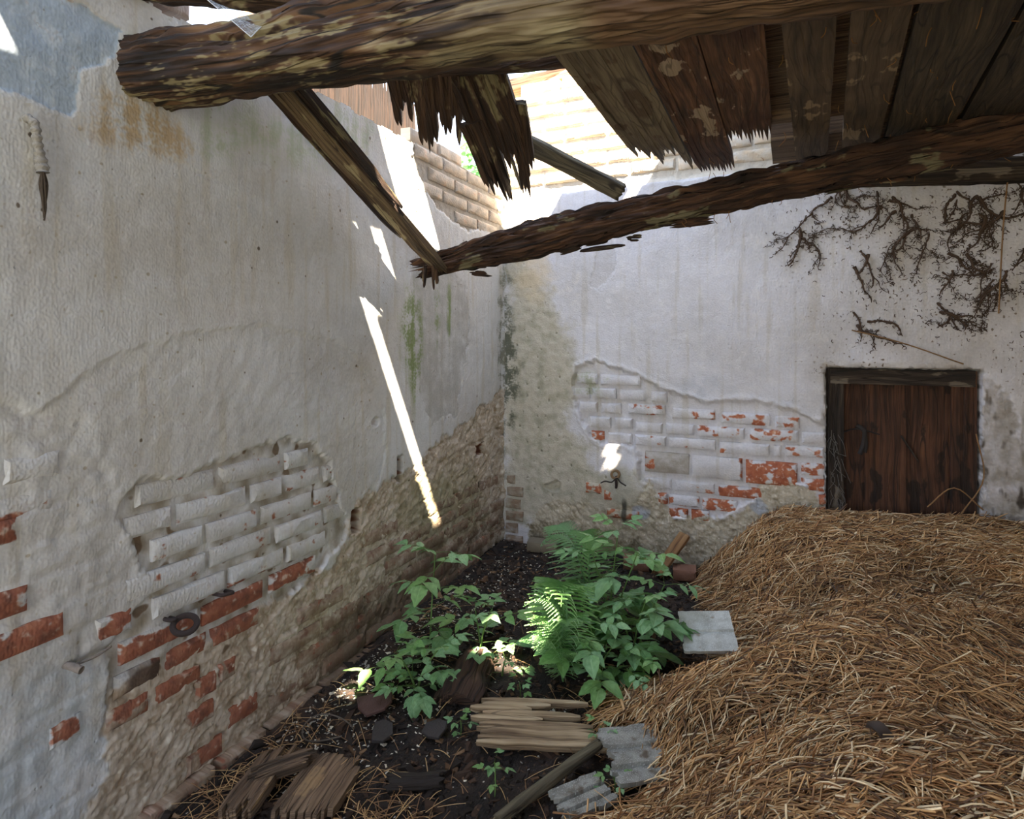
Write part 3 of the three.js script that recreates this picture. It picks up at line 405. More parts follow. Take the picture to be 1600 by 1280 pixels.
{
  const g = timber(2.95, (t) => 0.083 + 0.012 * t - 0.008 * exp(-t * 30) - 0.011 * exp(-(((t - 0.17) / 0.05) ** 2)), (t) => 0.088 + 0.008 * t, { nL: 220, nA: 110, q: 4.6, rough: 0.007, bend: (t) => -0.011 * exp(-(((t - 0.17) / 0.05) ** 2)), lump: 0.05, s: 2, grain: 0.006, cracks: [[2.5, 0.1, 1.2, 0.02, 0.25], [2.95, 0.05, 1.0, 0.022, 0.3], [3.4, 0.3, 1.5, 0.015, 0.2], [3.9, 0.1, 0.8, 0.015, 0.3], [0.7, 0.1, 1.4, 0.015, 0.3], [0.2, 0.2, 1.1, 0.018, 0.3]] });
  const b = mesh('ceiling_beam', g, matBeam); place(b, V(-0.12, 1.965, 2.334), V(2.8, 1.968, 1.984)); tag(b, 'thick weathered near ceiling beam running from the left wall across the top', 'beam');
  const g2 = timber(2.75, (t) => 0.044 + 0.028 * sst(0, 0.25, t) + 0.006 * sin(t * 9), (t) => 0.05 + 0.025 * sst(0, 0.25, t), { nL: 220, nA: 90, q: 2.6, rough: 0.013, lump: 0.10, rag0: 0.16, s: 6, grain: 0.014, bend: (t) => 0.012 * sin(t * 5), cracks: [[2.7, 0.1, 2.6, 0.016, 0.6], [3.5, 0.2, 2.2, 0.014, 0.6], [0.4, 0, 2.5, 0.016, 0.5], [1.2, 0.3, 2, 0.014, 0.4]] });
  const b2 = mesh('ceiling_beam', g2, W_.rust); place(b2, V(0.03, 1.55, 1.075), V(2.75, 2.075, 0.60)); tag(b2, 'rotten far beam sagging towards the corner, its broken left end hanging free', 'beam');
  seed(66); for (let k = 0; k < 16; k++) { const L = rr(0.06, 0.2), m = mesh('bark_flake', ragged(L, rr(0.02, 0.05), 0.006, { strips: 4, rag0: 0.03, rag1: 0.04, s: 200 + k, n: 5 }), k % 3 ? W_.rust : W_.rot, b2); m.position.set(rr(0.25, 2.2), -0.06 - rr(0, 0.015), rr(-0.05, 0.05)); m.rotation.set(rr(-0.9, 0.9), rr(-0.3, 0.3), rr(-0.25, 0.12)); }
  const sl = mesh('splinter', mergeGeometries([ragged(0.34, 0.05, 0.012, { strips: 7, rag0: 0.12, rag1: 0.16, s: 71 })]), W_.rot, b2); sl.position.set(0.75, -0.085, 0.02); sl.rotation.z = -0.1;
}
// ceiling boards between the beams
{
  const ceil = new THREE.Group(); ceil.name = 'ceiling'; ceil.userData = { kind: 'structure', label: 'remaining loft boards laid over the two beams on the right, plus unseen shading boards', category: 'ceiling' }; scene.add(ceil);
  const board = (x0, x1, z0, z1, y0, y1, mat, o, dx = 0) => { const m = mesh('board', ragged(hypot(z0 - z1, y1 - y0, dx), x1 - x0, 0.028, { strips: 8, n: 8, uneven: 0.05, ...o }), mat, ceil); place(m, V((x0 + x1) / 2, y0 + 0.014, z0), V((x0 + x1) / 2 + dx, y1 + 0.014, z1)); return m; };
  board(1.04, 1.245, 2.16, 0.70, 2.005, 1.98, W_.ceilPale, { rag1: 0.30, strips: 18, s: 21, jag: 0.3, skew: -0.05 });
  board(1.25, 1.405, 2.14, 0.52, 2.0, 1.99, W_.ceilRust, { rag1: 0.06, strips: 12, s: 22 }, 0.0);
  board(1.408, 1.563, 2.12, 0.86, 2.002, 2.0, W_.ceilRust, { strips: 12, rag1: 0.1, s: 23 });
  board(1.592, 1.713, 2.10, 0.4, 2.0, 2.01, W_.ceilBrown, { s: 24 }, 0.06);
  board(1.738, 1.866, 2.08, 0.4, 2.0, 2.02, W_.ceilBrown, { s: 25 }, 0.09);
  board(1.878, 2.09, 2.06, 0.4, 2.0, 2.03, W_.ceilDark, { s: 26 }, 0.1);
  board(2.10, 2.32, 2.05, 0.35, 2.01, 2.04, W_.ceilDark, { s: 27 }, 0.12);
  for (let k = 0; k < 6; k++) board(2.345 + k * 0.24, 2.57 + k * 0.24, 2.05, 0.1, 2.03, 2.07, W_.ceilDark, { s: 28 + k }, 0.1);
  for (let k = 0; k < 8; k++) board(2.15 + k * 0.24, 2.375 + k * 0.24, 5.6, 2.0, 2.06, 2.06, W_.ceilDark, { s: 38 + k, rag0: 0.05 });  // unseen loft boards on the camera side, added to shade the right
  mesh('straw_layer', mergeGeometries([box(0.27, 0.1, 1.05, 1.42, 2.085, 1.48), box(2.2, 0.1, 0.36, 2.65, 2.105, 0.52), box(2.2, 0.1, 1.2, 2.65, 2.105, 1.5), box(1.9, 0.1, 0.2, 2.80, 2.105, 0.80)]), W_.soaked, ceil).userData.kind = 'stuff';
}
// boards and timbers that hang broken between the beams
function plank(name, L, Wd, Th, o, mat, A, B, roll, label, category = 'plank') { const m = mesh(name, ragged(L, Wd, Th, o), mat); place(m, A, B, roll); return tag(m, label, category); }
{
  const p = thing('fallen_plank', 'long grey plank slanting down from behind the near beam to the broken beam end', 'plank');
  const core = mesh('board', ragged(1.2, 0.095, 0.03, { strips: 9, rag1: 0.07, s: 51, n: 20, uneven: 0.1 }), W_.grey, p); core.position.z = 0.0;
  const rot = mesh('rotten_edge', ragged(0.78, 0.06, 0.03, { strips: 8, rag1: 0.30, s: 52, n: 12, jag: 0.5 }), W_.rot, p); rot.position.set(0.0, 0.002, 0.065);
  const rot2 = mesh('rotten_edge', ragged(0.98, 0.05, 0.04, { strips: 6, rag1: 0.28, s: 53, n: 14 }), W_.rot, p); rot2.position.set(0.03, 0.015, -0.06);
  const sp = mesh('splinter', ragged(0.18, 0.03, 0.012, { strips: 4, rag0: 0.03, rag1: 0.08, s: 54 }), W_.rot, p); sp.position.set(1.08, -0.02, 0.02); sp.rotation.set(0, 0.3, -0.45);
  const sp2 = mesh('splinter', ragged(0.13, 0.02, 0.01, { strips: 3, rag0: 0.03, rag1: 0.06, s: 55 }), W_.rot, p); sp2.position.set(1.08, -0.01, -0.03); sp2.rotation.set(0, -0.25, -1.2);
  place(p, V(0.13, 2.11, 2.09), V(0.195, 1.535, 1.06), 0.1);
}
plank('rotten_board', 0.36, 0.26, 0.03, { strips: 18, rag1: 0.18, s: 56, n: 12, sag: -0.05, jag: 0.5 }, W_.rot, V(0.47, 2.16, 1.66), V(0.36, 2.05, 1.42), 0.12, 'short decayed loft board with crumbling edge left of the hanging shreds');
{
  const p = thing('hanging_board', 'shredded rotten board dangling in long splinters in front of the batten', 'plank');
  mesh('board', ragged(0.64, 0.2, 0.035, { strips: 16, rag1: 0.24, s: 57, n: 14, sag: -0.06, jag: 0.5, skew: 0.12 }), W_.rot, p);
  const a = mesh('splinter', ragged(0.42, 0.07, 0.03, { strips: 6, rag1: 0.22, s: 58, n: 10, sag: -0.1 }), W_.rot, p); a.position.set(0.2, 0.0, 0.1); a.rotation.y = 0.12;
  const b = mesh('splinter', ragged(0.4, 0.09, 0.03, { strips: 8, rag1: 0.2, s: 59, n: 10, sag: -0.12 }), W_.rot, p); b.position.set(0.22, -0.02, -0.08); b.rotation.y = -0.05;
  place(p, V(0.64, 2.18, 1.62), V(0.60, 1.86, 1.12), -0.15);
}
{ const b = mesh('batten', timber(0.74, () => 0.034, () => 0.036, { nL: 40, nA: 32, q: 7, rough: 0.0025, lump: 0.02, rag1: 0.02, s: 12, cracks: [[2.4, 0, 0.8, 0.006, 0.1]] }), W_.batten); place(b, V(0.40, 2.18, 1.22), V(1.005, 1.835, 0.905), 0.5); tag(b, 'square grey batten leaning on the far beam in the bright roof gap', 'batten'); }
{ const b = mesh('roof_pole', timber(1.05, () => 0.05, () => 0.06, { nL: 60, nA: 40, q: 2.4, rough: 0.01, lump: 0.08, rag1: 0.12, s: 15 }), W_.rot); place(b, V(-0.25, 2.26, 2.42), V(0.68, 2.095, 2.16)); tag(b, 'dark rotten pole lying on the near beam in the top left corner', 'beam'); }
plank('loose_board', 0.9, 0.2, 0.03, { strips: 12, rag0: 0.12, s: 61, n: 10 }, W_.rot, V(0.52, 2.13, 2.29), V(1.30, 2.16, 2.20), 0.5, 'dark broken board lying along the top of the near beam');
{ const b = mesh('loft_pole', timber(1.35, () => 0.035, () => 0.04, { nL: 40, nA: 28, q: 2.2, rough: 0.005, lump: 0.06, s: 17 }), W_.rot); place(b, V(-0.15, 2.235, 1.66), V(1.16, 2.115, 1.60)); tag(b, 'rotten loft pole behind the near beam that carries the decayed boards', 'beam'); }
{ const b = mesh('wall_plate', timber(1.3, () => 0.05, () => 0.06, { nL: 50, nA: 36, q: 5, rough: 0.004, lump: 0.03, s: 18 }), W_.frame); place(b, V(1.9, 2.02, 0.10), V(3.1, 1.93, 0.10)); tag(b, 'grey timber resting against the back wall below the far beam on the right', 'beam'); }
{ const b = mesh('gable_timber', timber(1.5, () => 0.045, () => 0.06, { nL: 40, nA: 32, q: 6, rough: 0.003, lump: 0.02, s: 19 }), W_.pinkish); place(b, V(-0.3, 2.85, -0.14), V(1.2, 2.89, -0.12)); tag(b, 'sunlit horizontal timber on top of the back gable wall', 'beam'); }
for (const [A, B, l] of [[V(0.36, 2.93, -0.1), V(-0.05, 3.6, 0.5), 'sunlit rafter rising from the gable in the roof gap'], [V(-0.42, 2.25, 1.75), V(0.5, 3.15, 1.7), 'sunlit rafter above the left wall behind the cobweb']]) { const b = mesh('rafter', timber(A.distanceTo(B), () => 0.035, () => 0.05, { nL: 24, nA: 28, q: 6, rough: 0.003, lump: 0.02, s: 20 }), W_.pinkish); place(b, A, B); tag(b, l, 'rafter'); }
{ const p = thing('board_fence', 'brown upright boards standing behind the top of the left wall', 'fence'); for (let k = 0; k < 9; k++) { const m = mesh('board', ragged(0.75, 0.1, 0.02, { strips: 5, rag1: 0.05, s: 80 + k, n: 4 }), W_.fence, p); place(m, V(-0.5, 2.0, 0.30 + k * 0.106), V(-0.5, 2.75, 0.30 + k * 0.106), PI / 2 * 0); m.rotation.set(0, 0, PI / 2); } }

// ------------------------------------------------------------------ unseen roof over the loft, gaps cut to place the sun patches
{
  const roof = new THREE.Group(); roof.name = 'roof'; roof.userData = { kind: 'structure', label: 'unseen boarded roof over the loft with gaps cut to place the sun patches', category: 'roof' }; scene.add(roof);
  const B = (z0, z1, x0, x1) => mesh('shade_roof_board', box(x1 - x0, 0.03, z1 - z0, (x0 + x1) / 2, 3.215, (z0 + z1) / 2), W_.ceilDark, roof);
  B(-0.4, 0.0, 1.8, 4.4); B(0.005, 0.4, 1.75, 4.4); B(0.405, 0.58, 1.55, 4.4); B(0.58, 0.7, 1.05, 1.45); B(0.58, 0.7, 1.53, 4.4); B(0.70, 0.80, 0.45, 4.4);
  B(0.80, 1.05, 0.45, 4.4); B(1.055, 1.36, 0.45, 4.4); B(1.36, 1.4, 0.45, 2.21); B(1.36, 1.4, 2.285, 4.4); B(1.4, 1.445, 0.45, 2.26); B(1.4, 1.445, 2.335, 2.44); B(1.4, 1.445, 2.51, 4.4); B(1.445, 1.5, 0.45, 2.315); B(1.445, 1.5, 2.39, 2.47); B(1.445, 1.5, 2.54, 4.4); B(1.5, 1.565, 0.45, 4.4);
  B(1.565, 1.85, 0.92, 4.4); B(1.85, 2.05, 0.42, 4.4); B(2.05, 2.285, 0.42, 0.90); B(2.05, 2.285, 1.13, 4.4); B(2.285, 2.36, 0.42, 0.90); B(2.285, 2.36, 1.75, 4.4);
  B(2.36, 2.80, 0.42, 4.4); B(2.80, 3.02, 0.42, 2.40); B(2.80, 3.02, 2.66, 4.4); B(3.02, 3.30, 0.42, 4.4); B(3.30, 3.325, 0.42, 2.06); B(3.30, 3.325, 2.16, 4.4); B(3.325, 3.39, 0.42, 0.68); B(3.325, 3.39, 0.8, 2.06); B(3.325, 3.39, 2.16, 4.4); B(3.39, 3.5, 0.42, 0.68); B(3.39, 3.5, 0.8, 4.4);
  for (let z = 3.505; z < 5.8; z += 0.3) B(z, z + 0.295, 0.42, 4.4);
  for (const x of [1.9, 3.1, 4.3]) mesh('purlin', box(0.1, 0.12, 6.1, x, 3.135, 2.75), W_.ceilDark, roof);
}

// ------------------------------------------------------------------ door hatch in the back wall
{
  const d = new THREE.Group(); d.name = 'door_1'; d.userData = { kind: 'structure', label: 'small dark plank door in a wooden frame behind the straw', category: 'door' }; scene.add(d); d.position.set(0, 0, -0.1);
  const up = (name, x0, x1, y0, y1, z, th, mat, s, tilt = 0) => { const m = mesh(name, ragged(y1 - y0, x1 - x0, th, { strips: 6, s, n: 8, uneven: 0.06 }), mat, d); place(m, V((x0 + x1) / 2, y0, z), V((x0 + x1) / 2 + tilt, y1, z)); m.quaternion.setFromRotationMatrix(new THREE.Matrix4().makeBasis(V(tilt, 1, 0).normalize(), V(0, 0, 1), V(1, 0, 0))); return m; };
  up('board', 1.85, 1.975, 0.22, 1.03, 0, 0.025, W_.door, 91); up('board', 1.966, 2.142, 0.22, 1.03, 0.010, 0.025, W_.door, 92); up('board', 2.137, 2.306, 0.22, 1.03, 0, 0.025, W_.door, 93); up('board', 2.300, 2.38, 0.22, 1.03, 0.010, 0.025, W_.door, 94);
  up('frame_post', 1.803, 1.87, 0.2, 1.085, 0.035, 0.05, W_.frame, 95); up('frame_post', 2.32, 2.418, 0.2, 1.085, 0.03, 0.05, W_.door, 96);
  const l = mesh('lintel', ragged(0.60, 0.075, 0.055, { strips: 6, s: 97, n: 8, uneven: 0.08 }), W_.frame, d); place(l, V(1.81, 1.05, 0.04), V(2.415, 1.048, 0.04)); l.rotateX(PI / 2);
  const sill = mesh('sill', ragged(0.62, 0.08, 0.05, { strips: 6, s: 98, n: 8 }), W_.frame, d); place(sill, V(1.8, 0.33, 0.03), V(2.42, 0.335, 0.03));
  const r = mesh('latch', mergeGeometries([tube([V(1.93, 0.80, 0.03), V(1.96, 0.78, 0.05), V(1.955, 0.70, 0.045), V(1.94, 0.66, 0.05)], 0.012, 6), tube([V(1.96, 0.78, 0.05), V(1.97, 0.72, 0.05), V(1.965, 0.67, 0.045)], 0.008, 6), tube([V(1.86, 0.76, 0.03), V(1.93, 0.785, 0.04), V(2.03, 0.76, 0.025)], 0.004, 5)]), M({ color: 0x2b2522, roughness: 0.8 }), d); r.userData.label = 'tangled dark rag and wire latch';
  const st = mesh('strap', ragged(0.16, 0.03, 0.008, { strips: 4, rag1: 0.05, s: 99 }), W_.frame, d); place(st, V(2.12, 0.76, 0.03), V(2.19, 0.64, 0.035));
  const webs = []; seed(31); for (let k = 0; k < 26; k++) { const x = rr(1.81, 1.86), y = rr(0.42, 0.8); webs.push(tube([V(x, y, 0.065), V(x + rr(-0.02, 0.03), y - rr(0.02, 0.06), 0.075), V(x + rr(-0.03, 0.05), y - rr(0.05, 0.12), 0.068)], 0.0012, 4, 3)); }
  mesh('cobweb', mergeGeometries(webs), M({ color: 0x6e6a66 }), d).userData.kind = 'stuff';
}

// ------------------------------------------------------------------ floor
const soilH = (x, z) => -0.012 - 0.042 * clamp(z, 0, 2.4) + 0.022 * fbm(x * 3.5, z * 3.5, 3) + 0.012 * fbm(x * 13, z * 13, 3) + 0.006 * nz(x * 40, z * 40);
{
  const nx = 250, nz_ = 330, pos = [], uv = [], idx = [];
  for (let j = 0; j <= nz_; j++) for (let i = 0; i <= nx; i++) { const x = mix(-0.05, 3.2, i / nx), z = mix(-0.05, 4.2, j / nz_); pos.push(x, soilH(x, z), z); uv.push(x, z); }
  for (let j = 0; j < nz_; j++) for (let i = 0; i < nx; i++) { const a = j * (nx + 1) + i; idx.push(a, a + nx + 1, a + 1, a + 1, a + nx + 1, a + nx + 2); }
  const soil = tex(1024, 1024, (a, b, c) => { const x = a * 1.5, y = b * 1.5, f = fbm(x * 8, y * 8, 5), g = nz(x * 90, y * 90), p = fbm(x * 3 + 4, y * 3, 3); c[0] = 44; c[1] = 35; c[2] = 30; mix3(c, [72, 54, 42], clamp(f * 1.4 + p)); mix3(c, [26, 22, 20], clamp(-f * 1.5 + 0.1)); mix3(c, [96, 72, 52], sst(0.5, 0.7, g + 0.3 * f) * 0.8); mix3(c, [196, 188, 176], sst(0.74, 0.82, nz(x * 60 + 7, y * 60)) * 0.9); });
  soil.repeat.set(1 / 1.5, 1 / 1.5); const sb = T.grit.clone(); sb.repeat.set(1, 1);
  struct('floor', geoFrom(pos, uv, idx), M({ map: soil, bumpMap: sb, bumpScale: 0.01, roughness: 0.95 }), 'dark crumbly soil floor strewn with rotten wood and flakes', 'floor');
  const g = struct('ground', box(40, 0.2, 40, 0, -0.5, 0), M({ color: 0x77786c }), 'open ground outside around the stable', 'ground'); g.userData.kind = 'structure';
}
// height of the straw heap over the floor
const edgeX = (z) => { const k = [[-0.2, 1.25], [0.1, 1.22], [0.35, 1.27], [0.62, 1.38], [0.85, 1.44], [1.0, 1.43], [1.15, 1.30], [1.3, 1.10], [1.43, 1.06], [1.55, 1.26], [1.75, 1.30], [1.95, 1.16], [2.3, 1.02], [3, 0.9], [4.5, 0.9]]; for (let i = 1; i < k.length; i++) if (z <= k[i][0]) return mix(k[i - 1][1], k[i][1], sst(k[i - 1][0], k[i][0], z)); return 0.9; };
function pileH(x, z) {
  const b = x - edgeX(z) + 0.05 * nz(z * 4, 3) + 0.02 * nz(z * 14, x * 3), H = 0.27 * exp(-(((z - 0.1) / 0.5) ** 2)) + 0.21 * exp(-(((z - 1.1) / 0.38) ** 2)) + 0.20 * exp(-(((z - 1.95) / 0.5) ** 2)) + 0.10;
  if (b < 0) return 0;
  const dent = 0.10 * blob(x, z, 1.62, 1.42, 0.2, 0.14) + 0.06 * blob(x, z, 1.75, 0.62, 0.35, 0.09) + 0.05 * blob(x, z, 2.1, 1.5, 0.12, 0.16);
  return sst(-0.08, mix(0.42, 0.6, sst(0.3, 0.8, z)), b) * (H + 0.05 * (x - 1.6)) + 0.02 * sst(0, 0.04, b) - dent * sst(0.1, 0.3, b) + 0.03 * fbm(x * 4, z * 4, 3) * sst(0, 0.2, b) + 0.008 * nz(x * 22, z * 22) * sst(0, 0.1, b);
}
// chips and flakes
function scatter(name, geo, mat, n, fn, parent, label, category) {
  const im = new THREE.InstancedMesh(geo, mat, n), m4 = new THREE.Matrix4(), q = new THREE.Quaternion(), e = new THREE.Euler(), c = new THREE.Color(); let k = 0;
  for (let i = 0; i < n * 6 && k < n; i++) { const r = fn(); if (!r) continue; e.set(...r.rot, 'YXZ'); im.setMatrixAt(k, m4.compose(r.pos, q.setFromEuler(e), r.scale)); im.setColorAt(k, c.setRGB(...r.col)); k++; }
  im.count = k; im.name = parent ? name : numbered(name); shade(im); (parent ?? scene).add(im); im.userData.kind = 'stuff'; if (!parent) Object.assign(im.userData, { label, category }); return im;
}
const chipGeo = (() => { const g = new THREE.BoxGeometry(1, 0.35, 0.6, 2, 1, 1), p = g.attributes.position; seed(77); const seen = {}; for (let i = 0; i < p.count; i++) { const k = p.getX(i) + ',' + p.getY(i) + ',' + p.getZ(i); seen[k] ??= [rr(-0.18, 0.18), rr(-0.12, 0.12), rr(-0.16, 0.16)]; p.setXYZ(i, p.getX(i) + seen[k][0], p.getY(i) + seen[k][1], p.getZ(i) + seen[k][2]); } g.computeVertexNormals(); return g; })();
const onStraw = (x, z) => pileH(x, z) > 0.02;
const lin = (r, g, b) => new THREE.Color(r / 255, g / 255, b / 255).convertSRGBToLinear().toArray();
seed(11);
scatter('wood_chips', chipGeo, M({ color: 0xffffff }), 5200, () => { const x = rr(0.02, 1.5), z = rr(0.05, 2.6); if (onStraw(x, z)) return null; const s = rr(0.006, 0.02) * (rnd() < 0.1 ? 2 : 1), t = rnd(), b = t < 0.6 ? lin(40, 31, 26) : t < 0.85 ? lin(66, 48, 36) : t < 0.96 ? lin(98, 72, 50) : lin(136, 108, 80); return { pos: V(x, soilH(x, z) + s * 0.1, z), rot: [rr(-0.5, 0.5), rr(0, 6.3), rr(-0.5, 0.5)], scale: V(s * rr(1, 2.6), s, s), col: b }; }, null, 'dark rotten wood chips littering the soil floor', 'wood chips');
scatter('lime_flakes', chipGeo, M({ color: 0xffffff }), 1500, () => { const z = pow(rnd(), 0.7) * 2.1, x = rnd() < 0.75 ? abs(rr(-0.3, 0.3) + rr(-0.25, 0.25)) + 0.05 : rr(0.05, 1.1); if (onStraw(x, z) || rnd() > 0.35 + blob(x, z, 0.3, 1.5, 0.3, 0.5) + blob(x, z, 0.3, 0.6, 0.25, 0.4)) return null; const s = rr(0.003, 0.008) * (rnd() < 0.06 ? 2 : 1), g = rr(150, 235); return { pos: V(x, soilH(x, z) + 0.003, z), rot: [rr(-0.4, 0.4), rr(0, 6.3), rr(-0.4, 0.4)], scale: V(s * 1.5, s * 0.4, s * 1.3), col: lin(g, g * 0.97, g * 0.9) }; }, null, 'white flakes of fallen limewash on the soil', 'lime flakes');

// ------------------------------------------------------------------ straw pile
const strawTop = (x, z) => soilH(x, z) * 0.5 - 0.02 + pileH(x, z);
{
  const pile = thing('straw_pile', 'heap of loose yellow-brown straw filling the right corner below the door', 'straw');
  const nx = 190, nn = 250, pos = [], uv = [], idx = [];
  for (let j = 0; j <= nn; j++) for (let i = 0; i <= nx; i++) { const z = mix(0.02, 3.6, j / nn), x = mix(0.85, 3.6, i / nx), h = pileH(x, z); pos.push(x, h > 0.004 ? strawTop(x, z) - 0.012 : soilH(x, z) - 0.05, z); uv.push(x, z); }
  for (let j = 0; j < nn; j++) for (let i = 0; i < nx; i++) { const a = j * (nx + 1) + i; idx.push(a, a + nx + 1, a + 1, a + 1, a + nx + 1, a + nx + 2); }
  mesh('compacted_straw', geoFrom(pos, uv, idx), wood({ dark: [44, 30, 20], mid: [84, 58, 36], light: [136, 98, 60], k: 43, freq: 1.4 }, 0.02), pile);
  const stalk = (bend, kink, w) => { const pts = []; for (let i = 0; i <= 5; i++) { const t = i / 5 - 0.5; pts.push([t, bend * (0.25 - t * t) * 4 + (kink && t > 0.1 ? (t - 0.1) * kink : 0)]); } const p = [], u = [], ix = []; for (const [x, y] of pts) for (let k = 0; k < 4; k++) { const a = k / 4 * 2 * PI + 0.4; p.push(x, y + 0.5 * cos(a) * 0.02 * 0.6, 0.5 * sin(a) * 0.02 * w); u.push(x, k / 4); } for (let i = 0; i < 5; i++) for (let k = 0; k < 4; k++) { const a = i * 4 + k, b = i * 4 + (k + 1) % 4; ix.push(a, b, a + 4, b, b + 4, a + 4); } return geoFrom(p, u, ix); };
  const mat = M({ color: 0xffffff, roughness: 0.6 }), flow = (x, z) => {
    let a = 0.12 + 0.9 * fbm(x * 1.4 + 3, z * 1.4, 2); // angle from +x towards -z
    a += 0.75 * blob(x, z, 1.25, 1.15, 0.25, 0.35) - 0.9 * blob(x, z, 2.0, 0.95, 0.35, 0.35) - 0.8 * blob(x, z, 2.2, 1.6, 0.4, 0.5) + 0.5 * blob(x, z, 1.45, 1.7, 0.35, 0.35); return a;
  };
  const add = (name, geo, n, lo, hi, wid, tone) => scatter(name, geo, mat, n, () => {
    const z = pow(rnd(), 0.9) * 2.75 + 0.03, x = rr(0.95, 2.95); if (x - edgeX(z) < -0.05 + 0.05 * nz(z * 9, x * 9)) return null;
    const L = rr(lo, hi) * (0.7 + 0.6 * rnd()), loose = rnd() < 0.36, a = flow(x, z) + (loose ? rr(-1.5, 1.5) : rr(-0.32, 0.32)), dx = cos(a), dz = -sin(a), e = L * 0.45;
    const y0 = strawTop(x - dx * e, z - dz * e), y1 = strawTop(x + dx * e, z + dz * e), yc = max(strawTop(x, z), (y0 + y1) / 2), pit = Math.atan2(y1 - y0, 2 * e) + rr(-0.1, 0.1) * (loose ? 2 : 1);
    if (z + dz * e < 0.015 || z - dz * e < 0.015) return null;
    const w = rr(0.0018, 0.0036) * wid, t = rnd(), k = 0.8 + 0.35 * rnd(), patch = fbm(x * 3, z * 3, 2), c = t < 0.17 ? lin(224, 202, 164) : t < 0.58 ? lin(192, 152, 104) : t < 0.85 ? lin(150, 108, 68) : lin(96, 68, 46), s = k * (1 + 0.5 * patch);
    return { pos: V(x, yc + rr(-0.006, 0.016), z), rot: [rr(-0.5, 0.5), a, pit], scale: V(L, w / 0.02 * 1.2, w / 0.02), col: c.map((q) => q * s * tone * 1.12) };
  }, pile);
  seed(21);
  add('straw_stalks', stalk(0.03, 0, 1), 24000, 0.08, 0.2, 1.25, 1); add('straw_stalks', stalk(0.09, 0, 1), 18000, 0.06, 0.16, 1.25, 1); add('straw_stalks', stalk(0.02, 0.35, 1.2), 11000, 0.05, 0.13, 1.3, 1); add('straw_blades', stalk(0.06, 0, 2.2), 3000, 0.06, 0.14, 1.4, 0.95);
  seed(22);
  scatter('loose_straw', stalk(0.05, 0, 1), mat, 900, () => { const x = rr(0.05, 1.35), z = rr(0.9, 2.5); if (onStraw(x, z) || rnd() > 0.06 + blob(x, z, 0.62, 2.1, 0.3, 0.12) + blob(x, z, 0.15, 2.1, 0.08, 0.25) + 0.4 * sst(0.25, 0, edgeX(z) - x)) return null; const L = rr(0.03, 0.14), w = rr(0.0016, 0.003), c = rnd() < 0.4 ? lin(206, 170, 118) : lin(140, 104, 68); return { pos: V(x, soilH(x, z) + rr(0.006, 0.03), z), rot: [0, rr(0, 6.3), rr(-0.25, 0.25)], scale: V(L, w / 0.02, w / 0.02), col: c }; }, null, 'loose straw bits scattered over the soil in the foreground', 'straw');
}

// ------------------------------------------------------------------ scraps on the straw
for (const [x, z, c, sc, l] of [[1.80, 0.58, 0x8d8478, 0.035, 'grey curled dead leaf on the upper straw heap'], [1.83, 1.72, 0x5d5048, 0.06, 'dark crumpled dead leaf on the front of the straw heap'], [1.51, 1.93, 0xd9dbe0, 0.028, 'small white scrap on the straw at the bottom edge'], [2.0, 0.72, 0x6a5a4c, 0.045, 'brown curled dead leaf on the right of the straw heap']]) {
  const n = 8, pos = [], uv = [], idx = []; for (let j = 0; j <= n; j++) for (let i = 0; i <= 4; i++) { const t = j / n, w = 0.45 * sin(PI * (0.08 + 0.86 * t)) * (1 + 0.3 * nz(t * 6 + x, i)), a = (i / 4 - 0.5) * 2; pos.push((t - 0.5) * 1.4, 0.25 * a * a + 0.2 * sin(t * 5 + x * 9) + 0.08 * nz(t * 4, a * 3), a * w); uv.push(t, i / 4); }
  for (let j = 0; j < n; j++) for (let i = 0; i < 4; i++) { const a = j * 5 + i; idx.push(a, a + 1, a + 5, a + 1, a + 6, a + 5); }
  const m = mesh(c > 0xd00000 ? 'paper_scrap' : 'dead_leaf', geoFrom(pos, uv, idx), M({ color: c })); m.scale.setScalar(sc); m.position.set(x, strawTop(x, z) + 0.02, z); m.rotation.set(0.1, x * 5, 0.2); tag(m, l, c > 0xd00000 ? 'scrap' : 'leaf');
}

// ------------------------------------------------------------------ debris on the floor
const put = (m, x, z, ry, dy = 0.02, tx = 0, tz = 0) => { m.position.set(x, soilH(x, z) + dy, z); m.rotation.set(tx, ry, tz, 'YXZ'); return m; };
{ // split grey board in the middle
  const b = thing('split_board', 'pale split board lying flat in the middle of the soil', 'plank');
  const a = mesh('board', ragged(0.40, 0.10, 0.022, { strips: 5, rag0: 0.04, rag1: 0.18, s: 101, n: 10, uneven: 0.04, jag: 0.3, blunt: 0.4 }), W_.drift, b); a.position.set(-0.18, 0.006, -0.052); const c = mesh('board', ragged(0.40, 0.10, 0.022, { strips: 5, rag0: 0.04, rag1: 0.06, s: 102, n: 10, skew: -0.1, uneven: 0.04, jag: 0.3, blunt: 0.4 }), W_.drift, b); c.position.set(-0.16, 0.004, 0.05);
  put(b, 0.82, 1.60, 0.36, 0.03, 0.12);
}
for (const [x, z, ry, L, w, s, mat, tx, l] of [[0.21, 2.13, -1.17, 0.34, 0.10, 103, W_.soaked, 0.12, 'brown weathered board against the foot of the left wall in the foreground'], [0.39, 2.07, -1.28, 0.32, 0.16, 104, W_.soaked, -0.06, 'wide dark decayed board beside the wall board in the foreground'], [0.255, 2.07, 0.9, 0.22, 0.045, 105, W_.soaked, 0.3, 'short splintered piece lying across the two foreground boards']])
  { const m = mesh('rotten_plank', ragged(L, w, 0.028, { strips: 9, rag0: 0.06, rag1: 0.06, s, n: 8, uneven: 0.04, jag: 0.3, blunt: 0.75 }).translate(-L / 2, 0, 0), mat); put(m, x, z, ry, s === 105 ? 0.06 : 0.04, tx, 0.1); tag(m, l, 'plank'); }
